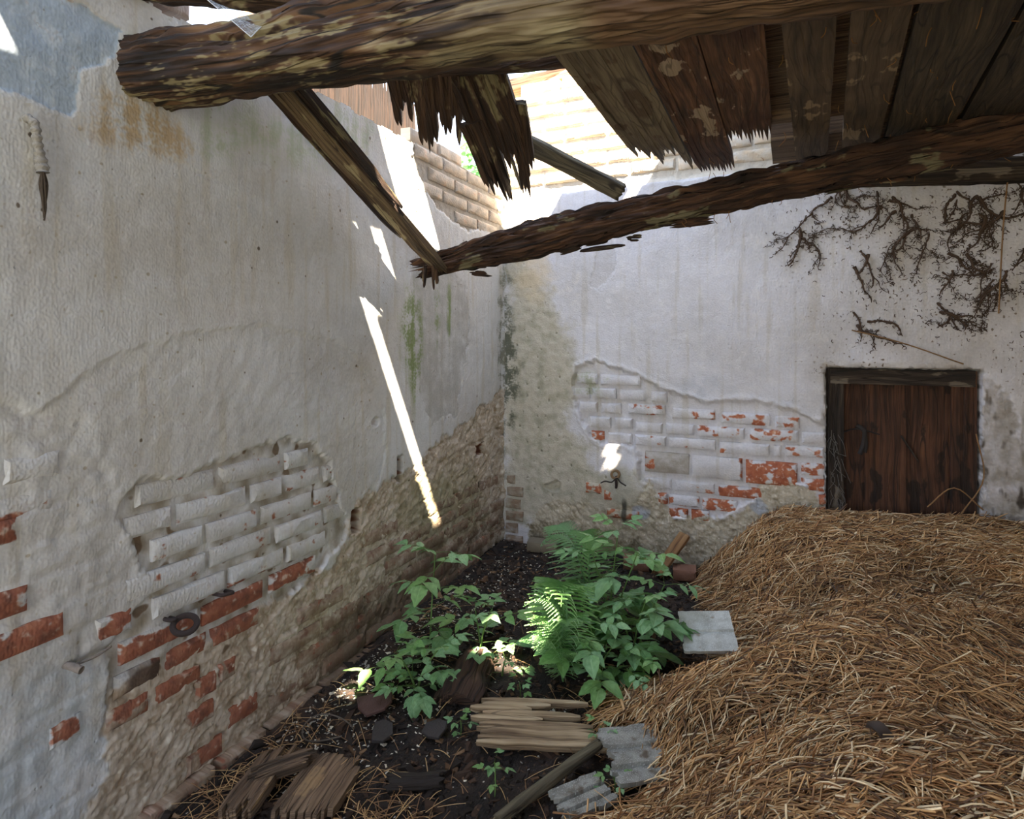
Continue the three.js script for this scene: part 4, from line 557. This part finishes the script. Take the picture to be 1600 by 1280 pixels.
{ const m = mesh('charred_log', timber(0.20, () => 0.018, () => 0.024, { nL: 30, nA: 28, q: 2.6, rough: 0.006, lump: 0.12, rag0: 0.04, rag1: 0.04, s: 31 }).translate(-0.1, 0, 0), M({ color: 0x2c2521, bumpMap: woodBump, bumpScale: 0.01 })); put(m, 0.62, 1.93, 0.5, 0.02); tag(m, 'black charred log piece left of the seedling in the foreground', 'log'); }
{ const m = mesh('stick', timber(0.42, () => 0.013, () => 0.016, { nL: 50, nA: 20, q: 3, rough: 0.002, lump: 0.06, rag0: 0.02, rag1: 0.02, s: 33 }), W_.batten); const A = V(0.905, soilH(0.905, 1.98) + 0.03, 1.98), B = V(1.075, soilH(1.075, 1.63) + 0.05, 1.63); place(m, A, B); tag(m, 'long thin stick pointing at the concrete tile in the foreground', 'stick'); }
{ const m = mesh('stump', timber(0.30, (t) => 0.075 - 0.03 * t, (t) => 0.09 - 0.03 * t, { nL: 40, nA: 48, q: 2.2, rough: 0.012, lump: 0.2, rag1: 0.10, s: 35 }), wood({ dark: [40, 28, 22], mid: [76, 54, 40], light: [108, 80, 60], k: 51 }, 0.012)); place(m, V(0.54, -0.10, 1.54), V(0.50, -0.03, 1.26)); tag(m, 'decayed reddish brown stump half buried between the plants', 'stump'); }
{ const m = mesh('wood_wedge', timber(0.28, () => 0.012, () => 0.032, { nL: 20, nA: 28, q: 7, rough: 0.002, lump: 0.02, rag0: 0.02, s: 37 }), W_.fresh); place(m, V(0.985, 0.0, 0.23), V(1.10, 0.17, 0.06), 0.2); tag(m, 'light brown sawn board leaning on the back wall beside the straw', 'plank'); }
for (const [x, z, ry, s, l] of [[0.30, 1.69, 0.4, 0.065, 'broken reddish brown slate lying by the sunlit spot near the left wall'], [0.40, 1.80, 2.0, 0.045, 'small dark slate fragment behind the wire loop'], [0.56, 1.72, 1.1, 0.042, 'black slate shard left of the split board']]) {
  const sh = new THREE.Shape(); seed(s * 1000); for (let k = 0; k < 7; k++) { const a = k / 7 * 6.283, r = s * rr(0.7, 1.2); k ? sh.lineTo(r * cos(a) * 1.1, r * sin(a) * 0.8) : sh.moveTo(r * 1.1, 0); }
  const m = mesh('slate_shard', new THREE.ExtrudeGeometry(sh, { depth: 0.008, bevelSize: 0.002, bevelThickness: 0.002, bevelSegments: 1 }).rotateX(-PI / 2), M({ color: s > 0.06 ? 0x5a4039 : 0x332e2d, bumpMap: T.grit, bumpScale: 0.004, roughness: 0.7 })); put(m, x, z, ry, 0.028, 0.15, 0.1); tag(m, l, 'slate');
}
{ const pts = []; for (let k = 0; k <= 16; k++) { const a = k / 16 * 5.2 + 0.6; pts.push(V(0.085 * cos(a), 0.02 + 0.01 * sin(a * 2), 0.065 * sin(a))); } const m = mesh('wire_loop', tube(pts, 0.0025, 6), M({ color: 0x6a6158, metalness: 0.6, roughness: 0.6 })); put(m, 0.24, 1.87, 0.2, 0.015); tag(m, 'thin rusty wire loop on the soil near the left wall', 'wire'); }
// grooved concrete roof tiles
const concrete = M({ map: tex(512, 512, (a, b, c) => { const f = fbm(a * 9, b * 9, 4), g = nz(a * 120, b * 120); c[0] = 158; c[1] = 158; c[2] = 152; mix3(c, [118, 116, 108], clamp(0.3 + f * 1.3)); mix3(c, [196, 196, 190], sst(0.3, 0.6, g)); mix3(c, [86, 70, 54], sst(0.2, 0.45, fbm(a * 6 + 9, b * 6, 3)) * 0.7); }), bumpMap: T.grit, bumpScale: 0.004 });
const concretePale = M({ map: tex(256, 256, (a, b, c) => { const f = fbm(a * 9, b * 9, 4), g = nz(a * 90, b * 90); c[0] = 204; c[1] = 206; c[2] = 200; mix3(c, [176, 176, 168], clamp(0.3 + f * 1.3)); mix3(c, [222, 224, 220], sst(0.3, 0.6, g)); mix3(c, [140, 122, 96], sst(0.3, 0.5, fbm(a * 6 + 9, b * 6, 3)) * 0.6); }), bumpMap: T.grit, bumpScale: 0.003 });
function tileGeo(w, d, prof, brk, s) { // profile across width w (x), length d (z)
  const nx = 36, nd = 12, pos = [], uv = [], idx = [], N = (nx + 1) * (nd + 1);
  for (const side of [1, 0]) for (let j = 0; j <= nd; j++) for (let i = 0; i <= nx; i++) { const a = i / nx, b = j / nd, e = brk * (fbm(a * 5 + s, 2.2, 3) + 0.4 * nz(a * 22, s)) * (b > 0.5 ? 1 : 0.3) * abs(b - 0.5) * 2, f = brk * 0.6 * fbm(b * 5 + s, 6, 3) * (a - 0.5) * 2; pos.push((a - 0.5) * w + f, side ? prof(a) : prof(a) - 0.014, (b - 0.5) * d + e); uv.push(a * w * 3, b * d * 3); }
  const W = nx + 1, q = (a, b, c, d_) => idx.push(a, b, c, b, d_, c);
  for (let j = 0; j < nd; j++) for (let i = 0; i < nx; i++) { const a = j * W + i; q(a, a + W, a + 1, a + W + 1); q(N + a, N + a + 1, N + a + W, N + a + W + 1); }
  for (let i = 0; i < nx; i++) { q(i, i + 1, N + i, N + i + 1); const a = nd * W + i; q(a, N + a, a + 1, N + a + 1); } for (let j = 0; j < nd; j++) { const a = j * W; q(a, N + a, a + W, N + a + W); const b = j * W + nx; q(b, b + W, N + b, N + b + W); }
  return toCreasedNormals(geoFrom(pos, uv, idx).toNonIndexed(), 0.5);
}
const grooves = (a) => 0.02 + 0.012 * sst(0.30, 0.34, a) * sst(0.44, 0.40, a) * -1 + 0.012 * sst(0.66, 0.70, a) * sst(0.80, 0.76, a) * -1 + 0.008 * sst(0.06, 0.0, a);
for (const [x, y, z, ry, tx, tz, w, d, s, mat, l] of [[1.235, -0.03, 1.60, -1.0, 0.02, -0.12, 0.20, 0.24, 1, concrete, 'grey grooved concrete roof tile half under the front edge of the straw'], [1.10, -0.065, 1.81, -0.75, 0.1, 0.1, 0.12, 0.15, 2, concrete, 'smaller broken concrete tile piece in the front beside the stick'], [1.33, 0.075, 0.96, -1.3, 0.08, -0.42, 0.2, 0.2, 3, concretePale, 'pale concrete roof tile between the green plants and the straw']]) { const m = mesh('roof_tile', tileGeo(w, d, s === 3 ? (a) => 0.02 - 0.01 * sst(0.44, 0.48, a) * sst(0.56, 0.52, a) + 0.016 * sst(0.93, 0.97, a) : grooves, s === 3 ? 0.01 : 0.035, s), mat); m.position.set(x, y, z); m.rotation.set(tx, ry, tz, 'YXZ'); tag(m, l, 'roof tile'); }
// stones and broken brick along the back wall foot
for (const [x, z, s, l] of [[0.30, 0.10, 0.09, 'worn brick lying at the foot of the corner'], [0.86, 0.13, 0.07, 'broken red brick at the wall foot behind the plants'], [1.12, 0.16, 0.06, 'brown brick lump beside the leaning board']]) { const g = brickGeo(-s, s, 0, 0.06, -0.05, 0.05, (u, v, w) => V(u, v, w), (u, v) => [u * 3, v * 3]); const m = mesh('loose_brick', g, M({ color: s > 0.08 ? 0x857a68 : 0x86604e, bumpMap: T.grit, bumpScale: 0.006 })); put(m, x, z, 0.15, 0.0); tag(m, l, 'brick'); }

// ------------------------------------------------------------------ iron fittings and hangings on the walls
const iron = M({ color: 0x453a38, roughness: 0.75, metalness: 0.3, bumpMap: T.grit, bumpScale: 0.003 });
{ const r = thing('iron_ring', 'rusty iron tethering ring on a staple in the red brick of the left wall', 'ring'); const t = mesh('ring', new THREE.TorusGeometry(0.031, 0.0085, 12, 32), iron, r); t.position.set(0.036, -0.008, 0); t.quaternion.setFromUnitVectors(V(0, 0, 1), V(0.38, 0.88, 0.28).normalize()); mesh('staple', tube([V(-0.03, 0.01, 0.028), V(0.012, 0.01, 0.026), V(0.014, 0.008, 0.014), V(-0.03, 0.006, 0.012)], 0.006, 8), iron, r); r.position.set(0, 0.415, 2.235); }
{ const r = mesh('iron_stub', mergeGeometries([tube([V(-0.02, 0, 0), V(0.014, -0.002, -0.004), V(0.034, -0.008, -0.01)], 0.0095, 10), tube([V(0.0, -0.004, -0.01), V(0.012, 0.0, -0.06), V(0.004, 0.004, -0.1)], 0.004, 6)]), M({ color: 0x8a7f76, bumpMap: T.grit, bumpScale: 0.006 })); r.position.set(0, 0.42, 2.525); tag(r, 'whitewashed iron stub sticking out of the left wall below the ring', 'iron pin'); }
{ const r = mesh('iron_staple', mergeGeometries([tube([V(-0.03, 0.008, 0.02), V(0.016, 0.01, 0.018), V(0.02, 0.008, 0), V(0.016, 0.004, -0.02), V(-0.03, 0, -0.024)], 0.006, 8)]), iron); r.position.set(0.004, 0.425, 2.075); tag(r, 'small bent iron staple in the left wall above the red brick', 'staple'); }
{ const r = thing('rope_stub', 'grey knotted rope end hanging from a hole high on the left wall', 'rope'); mesh('rope', tube([V(0.0, 0.0, 0), V(0.018, -0.012, -0.008), V(0.02, -0.06, -0.016), V(0.016, -0.10, -0.025), V(0.018, -0.125, -0.028)], (t) => 0.008 + 0.004 * sin(t * 26) ** 2 + 0.004 * sst(0.6, 0.9, t), 9, 8), M({ color: 0x9a958e, bumpMap: T.grit, bumpScale: 0.006 }), r); const f = []; seed(41); for (let k = 0; k < 9; k++) f.push(tube([V(0.018, -0.115, -0.028), V(0.018 + rr(-0.006, 0.008), -0.15, -0.03 + rr(-0.01, 0.01)), V(0.014 + rr(-0.004, 0.004), -0.15 - rr(0.02, 0.06), -0.033 + rr(-0.006, 0.006)), V(0.012, -0.19 - rr(0, 0.05), -0.034)], 0.0022, 5)); mesh('frayed_end', mergeGeometries(f), M({ color: 0x4a3f35 }), r); r.position.set(0, 1.745, 2.62); }
{ const r = thing('wall_hook', 'rusty hook with bent wire on the back wall in the sun flecks', 'hook'); const e = mesh('eye', new THREE.TorusGeometry(0.022, 0.008, 10, 24), M({ color: 0x9c8060, roughness: 0.8, bumpMap: T.grit, bumpScale: 0.004 }), r); e.position.set(0, 0.0, 0.045); e.rotation.y = 0.5; mesh('wire', tube([V(-0.09, -0.06, 0.03), V(-0.06, -0.045, 0.04), V(-0.02, -0.045, 0.05), V(0.01, -0.02, 0.05), V(0.03, -0.04, 0.05), V(0.06, -0.06, 0.04)], 0.004, 6), M({ color: 0x2e2824 }), r); mesh('shank', tube([V(0, -0.02, 0.0), V(0.002, -0.022, 0.045), V(0.004, -0.06, 0.04), V(0, -0.08, 0.03)], 0.007, 8), iron, r); r.position.set(0.722, 0.47, 0.01); }
{ // cobweb in the upper left gap
  const pos = [], uv = [], idx = [], n = 14; const A = V(0.301, 2.077, 2.391), B = V(0.448, 2.041, 2.302), C = V(0.460, 1.943, 2.384);
  for (let j = 0; j <= n; j++) for (let i = 0; i <= n - j; i++) { const u = i / n, v = j / n, p = A.clone().multiplyScalar(1 - u - v).addScaledVector(B, u).addScaledVector(C, v); p.y -= 0.06 * u * (1 - u - v); pos.push(p.x, p.y, p.z); uv.push(u, v); }
  let r0 = 0; for (let j = 0; j < n; j++) { const c = n - j + 1; for (let i = 0; i < n - j; i++) { idx.push(r0 + i, r0 + i + 1, r0 + c + i); if (i < n - j - 1) idx.push(r0 + i + 1, r0 + c + i + 1, r0 + c + i); } r0 += c; }
  const al = bump(256, 256, (a, b) => 0.3 + 0.6 * max(0, fbm(a * 9 + b * 30, b * 12 - a * 20, 4)) + 0.4 * sst(0.8, 1, ridge(a * 7, b * 9)));
  const w = thing('cobweb', 'dusty grey cobweb sheet stretched above the near beam end', 'cobweb'); mesh('sheet', geoFrom(pos, uv, idx), new THREE.MeshPhysicalMaterial({ color: 0xd8dce2, roughness: 1, alphaMap: al, transparent: true, side: THREE.DoubleSide, transmission: 0.4, thickness: 0 }), w);
  mesh('strand', mergeGeometries([tube([V(0.301, 2.077, 2.391), V(0.381, 2.010, 2.388), V(0.460, 1.943, 2.384)], 0.001, 5), tube([V(0.448, 2.041, 2.302), V(0.454, 1.992, 2.343), V(0.460, 1.943, 2.384)], 0.001, 5)]), M({ color: 0xd6d8da }), w);
}
// dead creeper roots clinging to the back wall
const rootMat = M({ color: 0x4a382a, roughness: 0.9 });
function creeper(start, drift, n, s, label, dense = 1) {
  seed(s); n += 1; const parts = [], bit = (x, y, l, r) => { const a = rr(0, 6.3), q = rr(-1, 1); parts.push(tube([V(x, y, 0.004), V(x + l * 0.5 * cos(a), y + l * 0.5 * sin(a), 0.006 + l * 0.3), V(x + l * cos(a + q), y + l * sin(a + q), 0.005)], r, 4, 1)); };
  const walk = (x, y, a, len, r, depth) => { const pts = [V(x, y, 0.008)], k = max(3, round(len / 0.022)), turn = rr(-0.12, 0.12); for (let i = 0; i < k; i++) { a += turn + rr(-0.5, 0.5) + 0.12 * sin(-PI / 2 - a); x += cos(a) * 0.022; y += sin(a) * 0.022; pts.push(V(x, y, 0.008 + rr(0, 0.01))); for (let q = 0; q < 3 * dense; q++) bit(x + rr(-0.012, 0.012), y + rr(-0.012, 0.012), rr(0.006, 0.02), rr(0.0008, 0.0022)); if (depth < 2 && rnd() < 0.22 * dense) walk(x, y, a + rr(-1.5, 1.5), len * rr(0.25, 0.6), r * 0.5, depth + 1); } parts.push(tube(pts, (t) => r * (1 - 0.55 * t) * (0.6 + 0.8 * abs(sin(t * 23 + s))), 5, 2)); };
  for (let i = 0; i < n; i++) walk(start[0] + rr(-0.05, 0.05), start[1] + rr(-0.05, 0.05), drift + rr(-0.6, 0.6), rr(0.1, 0.26), rr(0.003, 0.008), 0);
  for (let i = 0; i < 34 * dense; i++) bit(start[0] + rr(-0.13, 0.13) + rr(-0.08, 0.08), start[1] - 0.06 + rr(-0.13, 0.1) + rr(-0.08, 0.08), rr(0.004, 0.018), rr(0.0007, 0.0022));
  return tag(mesh('dead_creeper', mergeGeometries(parts), rootMat), label, 'roots', 'dead creeper roots on the back wall');
}
creeper([1.66, 1.80], -1.6, 2, 1, 'dead creeper root curling down the wall above the door left corner');
creeper([1.86, 1.96], -1.9, 3, 2, 'dead creeper root just below the far beam, left of the thick root');
creeper([2.03, 1.92], -1.2, 3, 3, 'thick dark dead root in a curve above the middle of the door');
creeper([2.19, 1.72], -2.2, 2, 4, 'dead root clump with leaf bits right of the thick curved root');
creeper([1.93, 1.62], -1.57, 2, 5, 'short hanging dead root above the left half of the door', 0.6);
creeper([2.37, 1.92], -1.5, 4, 6, 'dead root strands hanging from the timber at upper right');
creeper([2.32, 1.60], -1.3, 3, 7, 'dead root tangle above the right end of the door', 1.2);
creeper([2.50, 1.55], -1.8, 3, 8, 'dead root tangle beside the right picture edge', 1.2);
creeper([2.24, 1.40], -0.6, 2, 9, 'dead root twigs close above the door lintel on the right', 1.2);
creeper([1.95, 1.32], -0.3, 2, 10, 'fine dead root twigs above the door lintel centre', 0.8);
creeper([2.58, 1.95], -1.5, 2, 11, 'dead roots dangling in the far upper right corner');
creeper([2.62, 1.30], -1.7, 2, 12, 'dead roots low on the wall right of the door');
creeper([2.46, 1.78], -1.7, 2, 13, 'dead root strands between the timber and the right root tangle');
creeper([2.60, 1.66], -1.5, 2, 14, 'dead root cluster at the right picture edge above the tangle');
creeper([2.12, 1.82], -1.9, 1, 15, 'thin dead root beside the thick curved root', 0.7);
for (const [A, B, C, l] of [[V(1.9, 1.28, 0.02), V(2.1, 1.22, 0.04), V(2.35, 1.12, 0.03), 'long dry stalk slanting above the door lintel'], [V(2.5, 2.0, 0.1), V(2.49, 1.75, 0.06), V(2.48, 1.35, 0.03), 'long pale straw hanging beside the root tangle on the right'], [V(2.33, 0.44, 0.08), V(2.42, 0.6, 0.05), V(2.40, 0.8, 0.02), 'bent straw stalk standing at the right door post'], [V(2.2, 0.46, 0.09), V(2.3, 0.56, 0.1), V(2.41, 0.47, 0.09), 'bowed straw stalk before the door sill']]) tag(mesh('dry_stalk', tube([A, B, C], 0.0032, 5, 6), M({ color: 0x8a6844 })), l, 'stalk');
{ // wisps under the boards and beam
  seed(55); const parts = []; for (let i = 0; i < 70; i++) { const x = rr(1.2, 2.6), t = rnd(), z = t < 0.5 ? rr(0.5, 1.9) : 1.2 - 0.25 * x + rr(-0.02, 0.06), y = t < 0.5 ? 2.0 : 1.47 + 0.2 * x, l = rr(0.01, 0.05); parts.push(tube([V(x, y, z), V(x + rr(-0.01, 0.01), y - l * 0.5, z + rr(-0.01, 0.01)), V(x + rr(-0.02, 0.02), y - l, z + rr(-0.02, 0.02))], 0.0012, 4, 2)); }
  const m = mesh('straw_wisps', mergeGeometries(parts), M({ color: 0x8a6238 }), scene.getObjectByName('ceiling')); m.userData.kind = 'stuff';
}

// ------------------------------------------------------------------ plants
const leafTex = tex(256, 256, (a, b, c) => { const u = abs(a - 0.5) * 2, vein = sst(0.94, 1, ridge(b * 5 - u * 1.6, 0.5)) * 0.5 + sst(0.06, 0.02, u), f = fbm(a * 6, b * 6, 3); c[0] = 122; c[1] = 166; c[2] = 110; mix3(c, [152, 194, 140], clamp(0.4 + f)); mix3(c, [188, 214, 172], vein * 0.45); });
const leafMat = (k) => new THREE.MeshPhysicalMaterial({ map: leafTex, color: k, roughness: 0.55, side: THREE.DoubleSide, transmission: 0.25, thickness: 0 });
const leafMats = [leafMat(0xffffff), leafMat(0xd8e6d0), leafMat(0xeaf2c8)], stemMat = M({ color: 0x5f7d3f, roughness: 0.7 });
function leafGeo(fold, droop, s) { // unit leaflet along +x, width in z
  const n = 10, m = 4, pos = [], uv = [], idx = [];
  for (let i = 0; i <= n; i++) for (let k = -m; k <= m; k++) { const t = i / n, w = 0.32 * pow(sin(PI * pow(t, 0.8)), 0.9) * (1 + (abs(k) === m ? 0.10 * (i % 2) : 0)) * (1 - 0.25 * t) + 0.002, z = k / m * w; pos.push(t, abs(z) * fold - droop * t * t + 0.02 * nz(t * 5 + s, k * 0.8), z); uv.push(0.5 + k / m / 2, t); }
  const W = 2 * m + 1; for (let i = 0; i < n; i++) for (let k = 0; k < W - 1; k++) { const a = i * W + k; idx.push(a, a + 1, a + W, a + 1, a + W + 1, a + W); } return geoFrom(pos, uv, idx);
}
const leafGeos = [leafGeo(0.3, 0.12, 1), leafGeo(0.15, 0.3, 2), leafGeo(0.4, 0.2, 3), leafGeo(0.2, 0.05, 4)];
const petGeos = {};
function compound(parent, p, yaw, pitch, size, k, nLeaf = 5) {
  if (nLeaf === 5) size *= 1.5;
  const key = nLeaf, g = petGeos[key] ??= tube([V(0, 0, 0), V(0.4, 0.06, 0), V(0.8, 0.06, 0), V(1.15, 0.0, 0)], (t) => 0.010 - 0.005 * t, 5, 3);
  const L = mesh('leaf', g, stemMat, parent); L.position.copy(p); L.rotation.set(0, yaw, pitch, 'YXZ'); L.scale.setScalar(size);
  const mat = leafMats[floor(rnd() * 3)], spots = [[1.15, 0, 0.85]]; if (nLeaf >= 3) spots.push([0.98, 0.95, 0.72], [0.98, -0.95, 0.72]); if (nLeaf >= 5) spots.push([0.62, 1.15, 0.55], [0.62, -1.15, 0.55]);
  for (const [x, a, s] of spots) { const l = mesh('leaflet', leafGeos[floor(rnd() * 4)], mat, L); l.position.set(x, 0.05 - 0.04 * x, 0); l.rotation.set(rr(-0.3, 0.3), a + rr(-0.2, 0.2), rr(-0.35, 0.1), 'YXZ'); l.scale.setScalar(s * rr(0.8, 1.1) * 0.85); }
}
function shrub(x, z, stems, label, s, group) { // stems: [dx, dz, height, leaf tiers, leaf size]
  seed(s); const t = thing('leafy_plant', label, 'plant', group), y = soilH(x, z); t.position.set(x, y - 0.01, z);
  for (const [dx, dz, h, tiers, size] of stems) {
    const top = V(dx, h, dz), pts = [V(rr(-0.01, 0.01), 0, rr(-0.01, 0.01)), V(dx * 0.3 + rr(-0.01, 0.01), h * 0.45, dz * 0.3), top]; const c = new THREE.CatmullRomCurve3(pts); mesh('stem', tube(pts, (q) => 0.0048 - 0.0026 * q, 6, 6), stemMat, t); let yaw = rr(0, 6);
    for (let k = 0; k < tiers; k++) { const q = tiers === 1 ? 1 : 0.32 + 0.68 * k / (tiers - 1), p = c.getPoint(q), sz = size * (q > 0.95 ? 0.75 : rr(0.85, 1.15)); yaw += PI / 2 + rr(-0.3, 0.3); compound(t, p, yaw, rr(-0.1, 0.3), sz, k); compound(t, p, yaw + PI + rr(-0.3, 0.3), rr(-0.1, 0.3), sz * rr(0.8, 1), k); if (q > 0.95) compound(t, p, yaw + PI / 2, 0.45, sz * 0.8, k); }
  }
  return t;
}
shrub(0.255, 1.26, [[0.02, 0.0, 0.42, 5, 0.105]], 'tall slender green plant with tiered leaves nearest the left wall', 61);
shrub(0.36, 1.52, [[-0.06, 0.05, 0.16, 3, 0.085], [0.08, -0.02, 0.17, 3, 0.08], [0.02, 0.10, 0.08, 3, 0.06]], 'low bushy green plant in front of the tall slender plant', 62);
shrub(0.47, 1.22, [[0.05, 0.0, 0.20, 3, 0.09], [-0.05, -0.04, 0.17, 2, 0.085]], 'small green plant with broad leaves behind the stump', 63);
shrub(0.62, 1.33, [[0.02, 0.02, 0.09, 2, 0.055]], 'little sprig growing beside the stump', 64);
shrub(0.92, 0.88, [[0.02, -0.05, 0.46, 5, 0.095], [-0.08, 0.0, 0.36, 4, 0.095], [0.12, 0.02, 0.40, 4, 0.095]], 'tallest leafy plant behind the sunlit fern', 65);
shrub(1.06, 1.02, [[0.05, 0.03, 0.28, 4, 0.095], [0.1, -0.08, 0.30, 4, 0.09], [-0.06, 0.05, 0.24, 4, 0.095]], 'dense leafy plant beside the pale concrete tile', 66);
shrub(0.94, 1.16, [[-0.02, 0.03, 0.22, 4, 0.10], [0.08, 0.07, 0.16, 3, 0.10], [-0.1, 0.04, 0.16, 3, 0.09]], 'dense leafy plant at the front of the right clump', 67);
shrub(1.12, 1.18, [[0.03, 0.0, 0.14, 2, 0.08], [-0.04, 0.06, 0.10, 2, 0.075]], 'low leafy plant where the straw meets the soil', 68);
for (const [x, z, h, s, l] of [[0.845, 1.86, 0.10, 71, 'pale green seedling alone in the foreground soil'], [1.07, 1.55, 0.07, 72, 'seedling beside the grooved concrete tile'], [1.16, 1.72, 0.05, 73, 'seedling between the two front concrete tiles'], [0.62, 1.66, 0.05, 74, 'tiny seedling left of the split board'], [0.73, 1.42, 0.06, 75, 'tiny seedling right of the stump'], [1.28, 0.78, 0.05, 76, 'tiny seedling next to the pale tile']]) { seed(s); const t = thing('seedling', l, 'seedling'); t.position.set(x, soilH(x, z), z); mesh('stem', tube([V(0, -0.01, 0), V(0.004, h * 0.5, 0.002), V(0, h, 0)], 0.002, 5), stemMat, t); for (let k = 0; k < 3; k++) { compound(t, V(0, h * (0.5 + k * 0.25), 0), k * 1.5 + s, 0.2, 0.036, k, 3); compound(t, V(0, h * (0.5 + k * 0.25), 0), k * 1.5 + s + PI, 0.2, 0.034, k, 3); } }
// ferns: fronds with toothed pinnae
const fernMats = [0xffffff, 0xdcebc6].map((k) => new THREE.MeshPhysicalMaterial({ map: leafTex, color: k, roughness: 0.6, side: THREE.DoubleSide, transmission: 0.4, thickness: 0 }));
function frondGeo(L, W, arch, s) {
  seed(s); const n = 26, parts = [], at = (t) => V(L * t * (1 - 0.12 * t * arch * 4), arch * sin(t * 2.1) * L * 0.5 - arch * t * t * L * 0.25, 0); parts.push(tube([at(0), at(0.25), at(0.5), at(0.75), at(1)], (t) => 0.003 - 0.002 * t, 5, 5));
  for (let k = 2; k <= n; k++) for (const sd_ of [-1, 1]) {
    const t = k / (n + 0.5), p = at(t), len = W * pow(sin(PI * pow(t, 0.62)), 0.8) * rr(0.9, 1.05), a = 0.35 + 0.1 * t, pos = [], uv = [], idx = [], m = 11, wd = L / n * 0.62;
    for (let i = 0; i <= m; i++) { const q = i / m, w = wd * (1 - q * 0.85) * (i % 2 ? 0.55 : 1), cx = p.x + sin(a) * len * q, cz = sd_ * cos(a) * len * q, y = p.y - 0.25 * len * q * q; pos.push(cx - w / 2, y, cz, cx + w / 2, y + 0.002, cz); uv.push(0.2 + 0.3 * q, q, 0.8 - 0.3 * q, q); if (i < m) idx.push(i * 2, i * 2 + 1, i * 2 + 2, i * 2 + 1, i * 2 + 3, i * 2 + 2); }
    parts.push(geoFrom(pos, uv, idx));
  }
  return mergeGeometries(parts);
}
const frondGeos = [frondGeo(0.42, 0.10, 0.9, 81), frondGeo(0.34, 0.085, 0.7, 82), frondGeo(0.26, 0.065, 0.8, 83)];
function fern(x, z, list, label) { const t = thing('fern', label, 'fern'); t.position.set(x, soilH(x, z), z); list.forEach(([yaw, pitch, k, sc], i) => { const f = mesh('frond', frondGeos[k], fernMats[i % 2], t); f.rotation.set(0, yaw, pitch, 'YXZ'); f.scale.setScalar(sc); f.position.y = 0.01; }); return t; }
fern(0.78, 0.72, [[2.75, 0.55, 0, 1.6], [2.2, 0.75, 0, 1.4], [3.3, 0.6, 0, 1.5], [1.4, 0.9, 0, 1.3], [0.3, 0.7, 1, 1], [4.4, 0.6, 1, 1.0], [5.4, 0.5, 1, 1.0]], 'large fern spreading broad fronds towards the corner');
fern(0.72, 1.02, [[3.0, 0.35, 2, 1.0], [3.8, 0.4, 2, 0.9], [4.8, 0.5, 2, 0.9], [2.2, 0.5, 2, 0.9], [0.4, 0.6, 2, 0.8]], 'small fern just left of the sun fleck');
fern(0.84, 1.26, [[2.6, 0.9, 1, 1.1], [4.0, 0.85, 1, 1.2], [5.2, 1.0, 1, 1.2], [1.2, 1.0, 1, 1.1], [3.3, 0.6, 2, 1.2], [4.6, 0.95, 0, 1.5], [4.2, 0.9, 0, 1.45], [5.0, 0.9, 0, 1.5], [3.6, 0.8, 0, 1.3], [0.2, 1.0, 2, 1.2], [4.2, 0.6, 2, 1.3], [5.0, 0.55, 2, 1.2]], 'bright fern growing in the sun fleck between the leafy plants');

// ------------------------------------------------------------------ tree beyond the back wall, seen through the roof gap
{
  const t = thing('tree', 'leafy tree beyond the back wall in the roof gap', 'tree'); t.position.set(-1.6, -0.4, -6.5);
  mesh('trunk', tube([V(0, 0, 0), V(0.1, 1.8, 0), V(0, 3.4, 0.1), V(0.1, 4.8, 0)], (q) => 0.16 - 0.1 * q, 9), W_.rot, t); seed(91);
  scatter('foliage', leafGeos[0], leafMats[0], 7000, () => { const a = rr(0, 6.283), u = rr(-1, 1), r = 1.7 * pow(rnd(), 0.4), q = sqrt(1 - u * u); return { pos: V(r * q * cos(a) * 1.3, 4.6 + r * u, r * q * sin(a)), rot: [rr(0, 6), rr(0, 6), rr(0, 6)], scale: V(0.16, 0.16, 0.16), col: [0.8, 0.9, 0.6] }; }, t);
}
renderer.render(scene, camera);
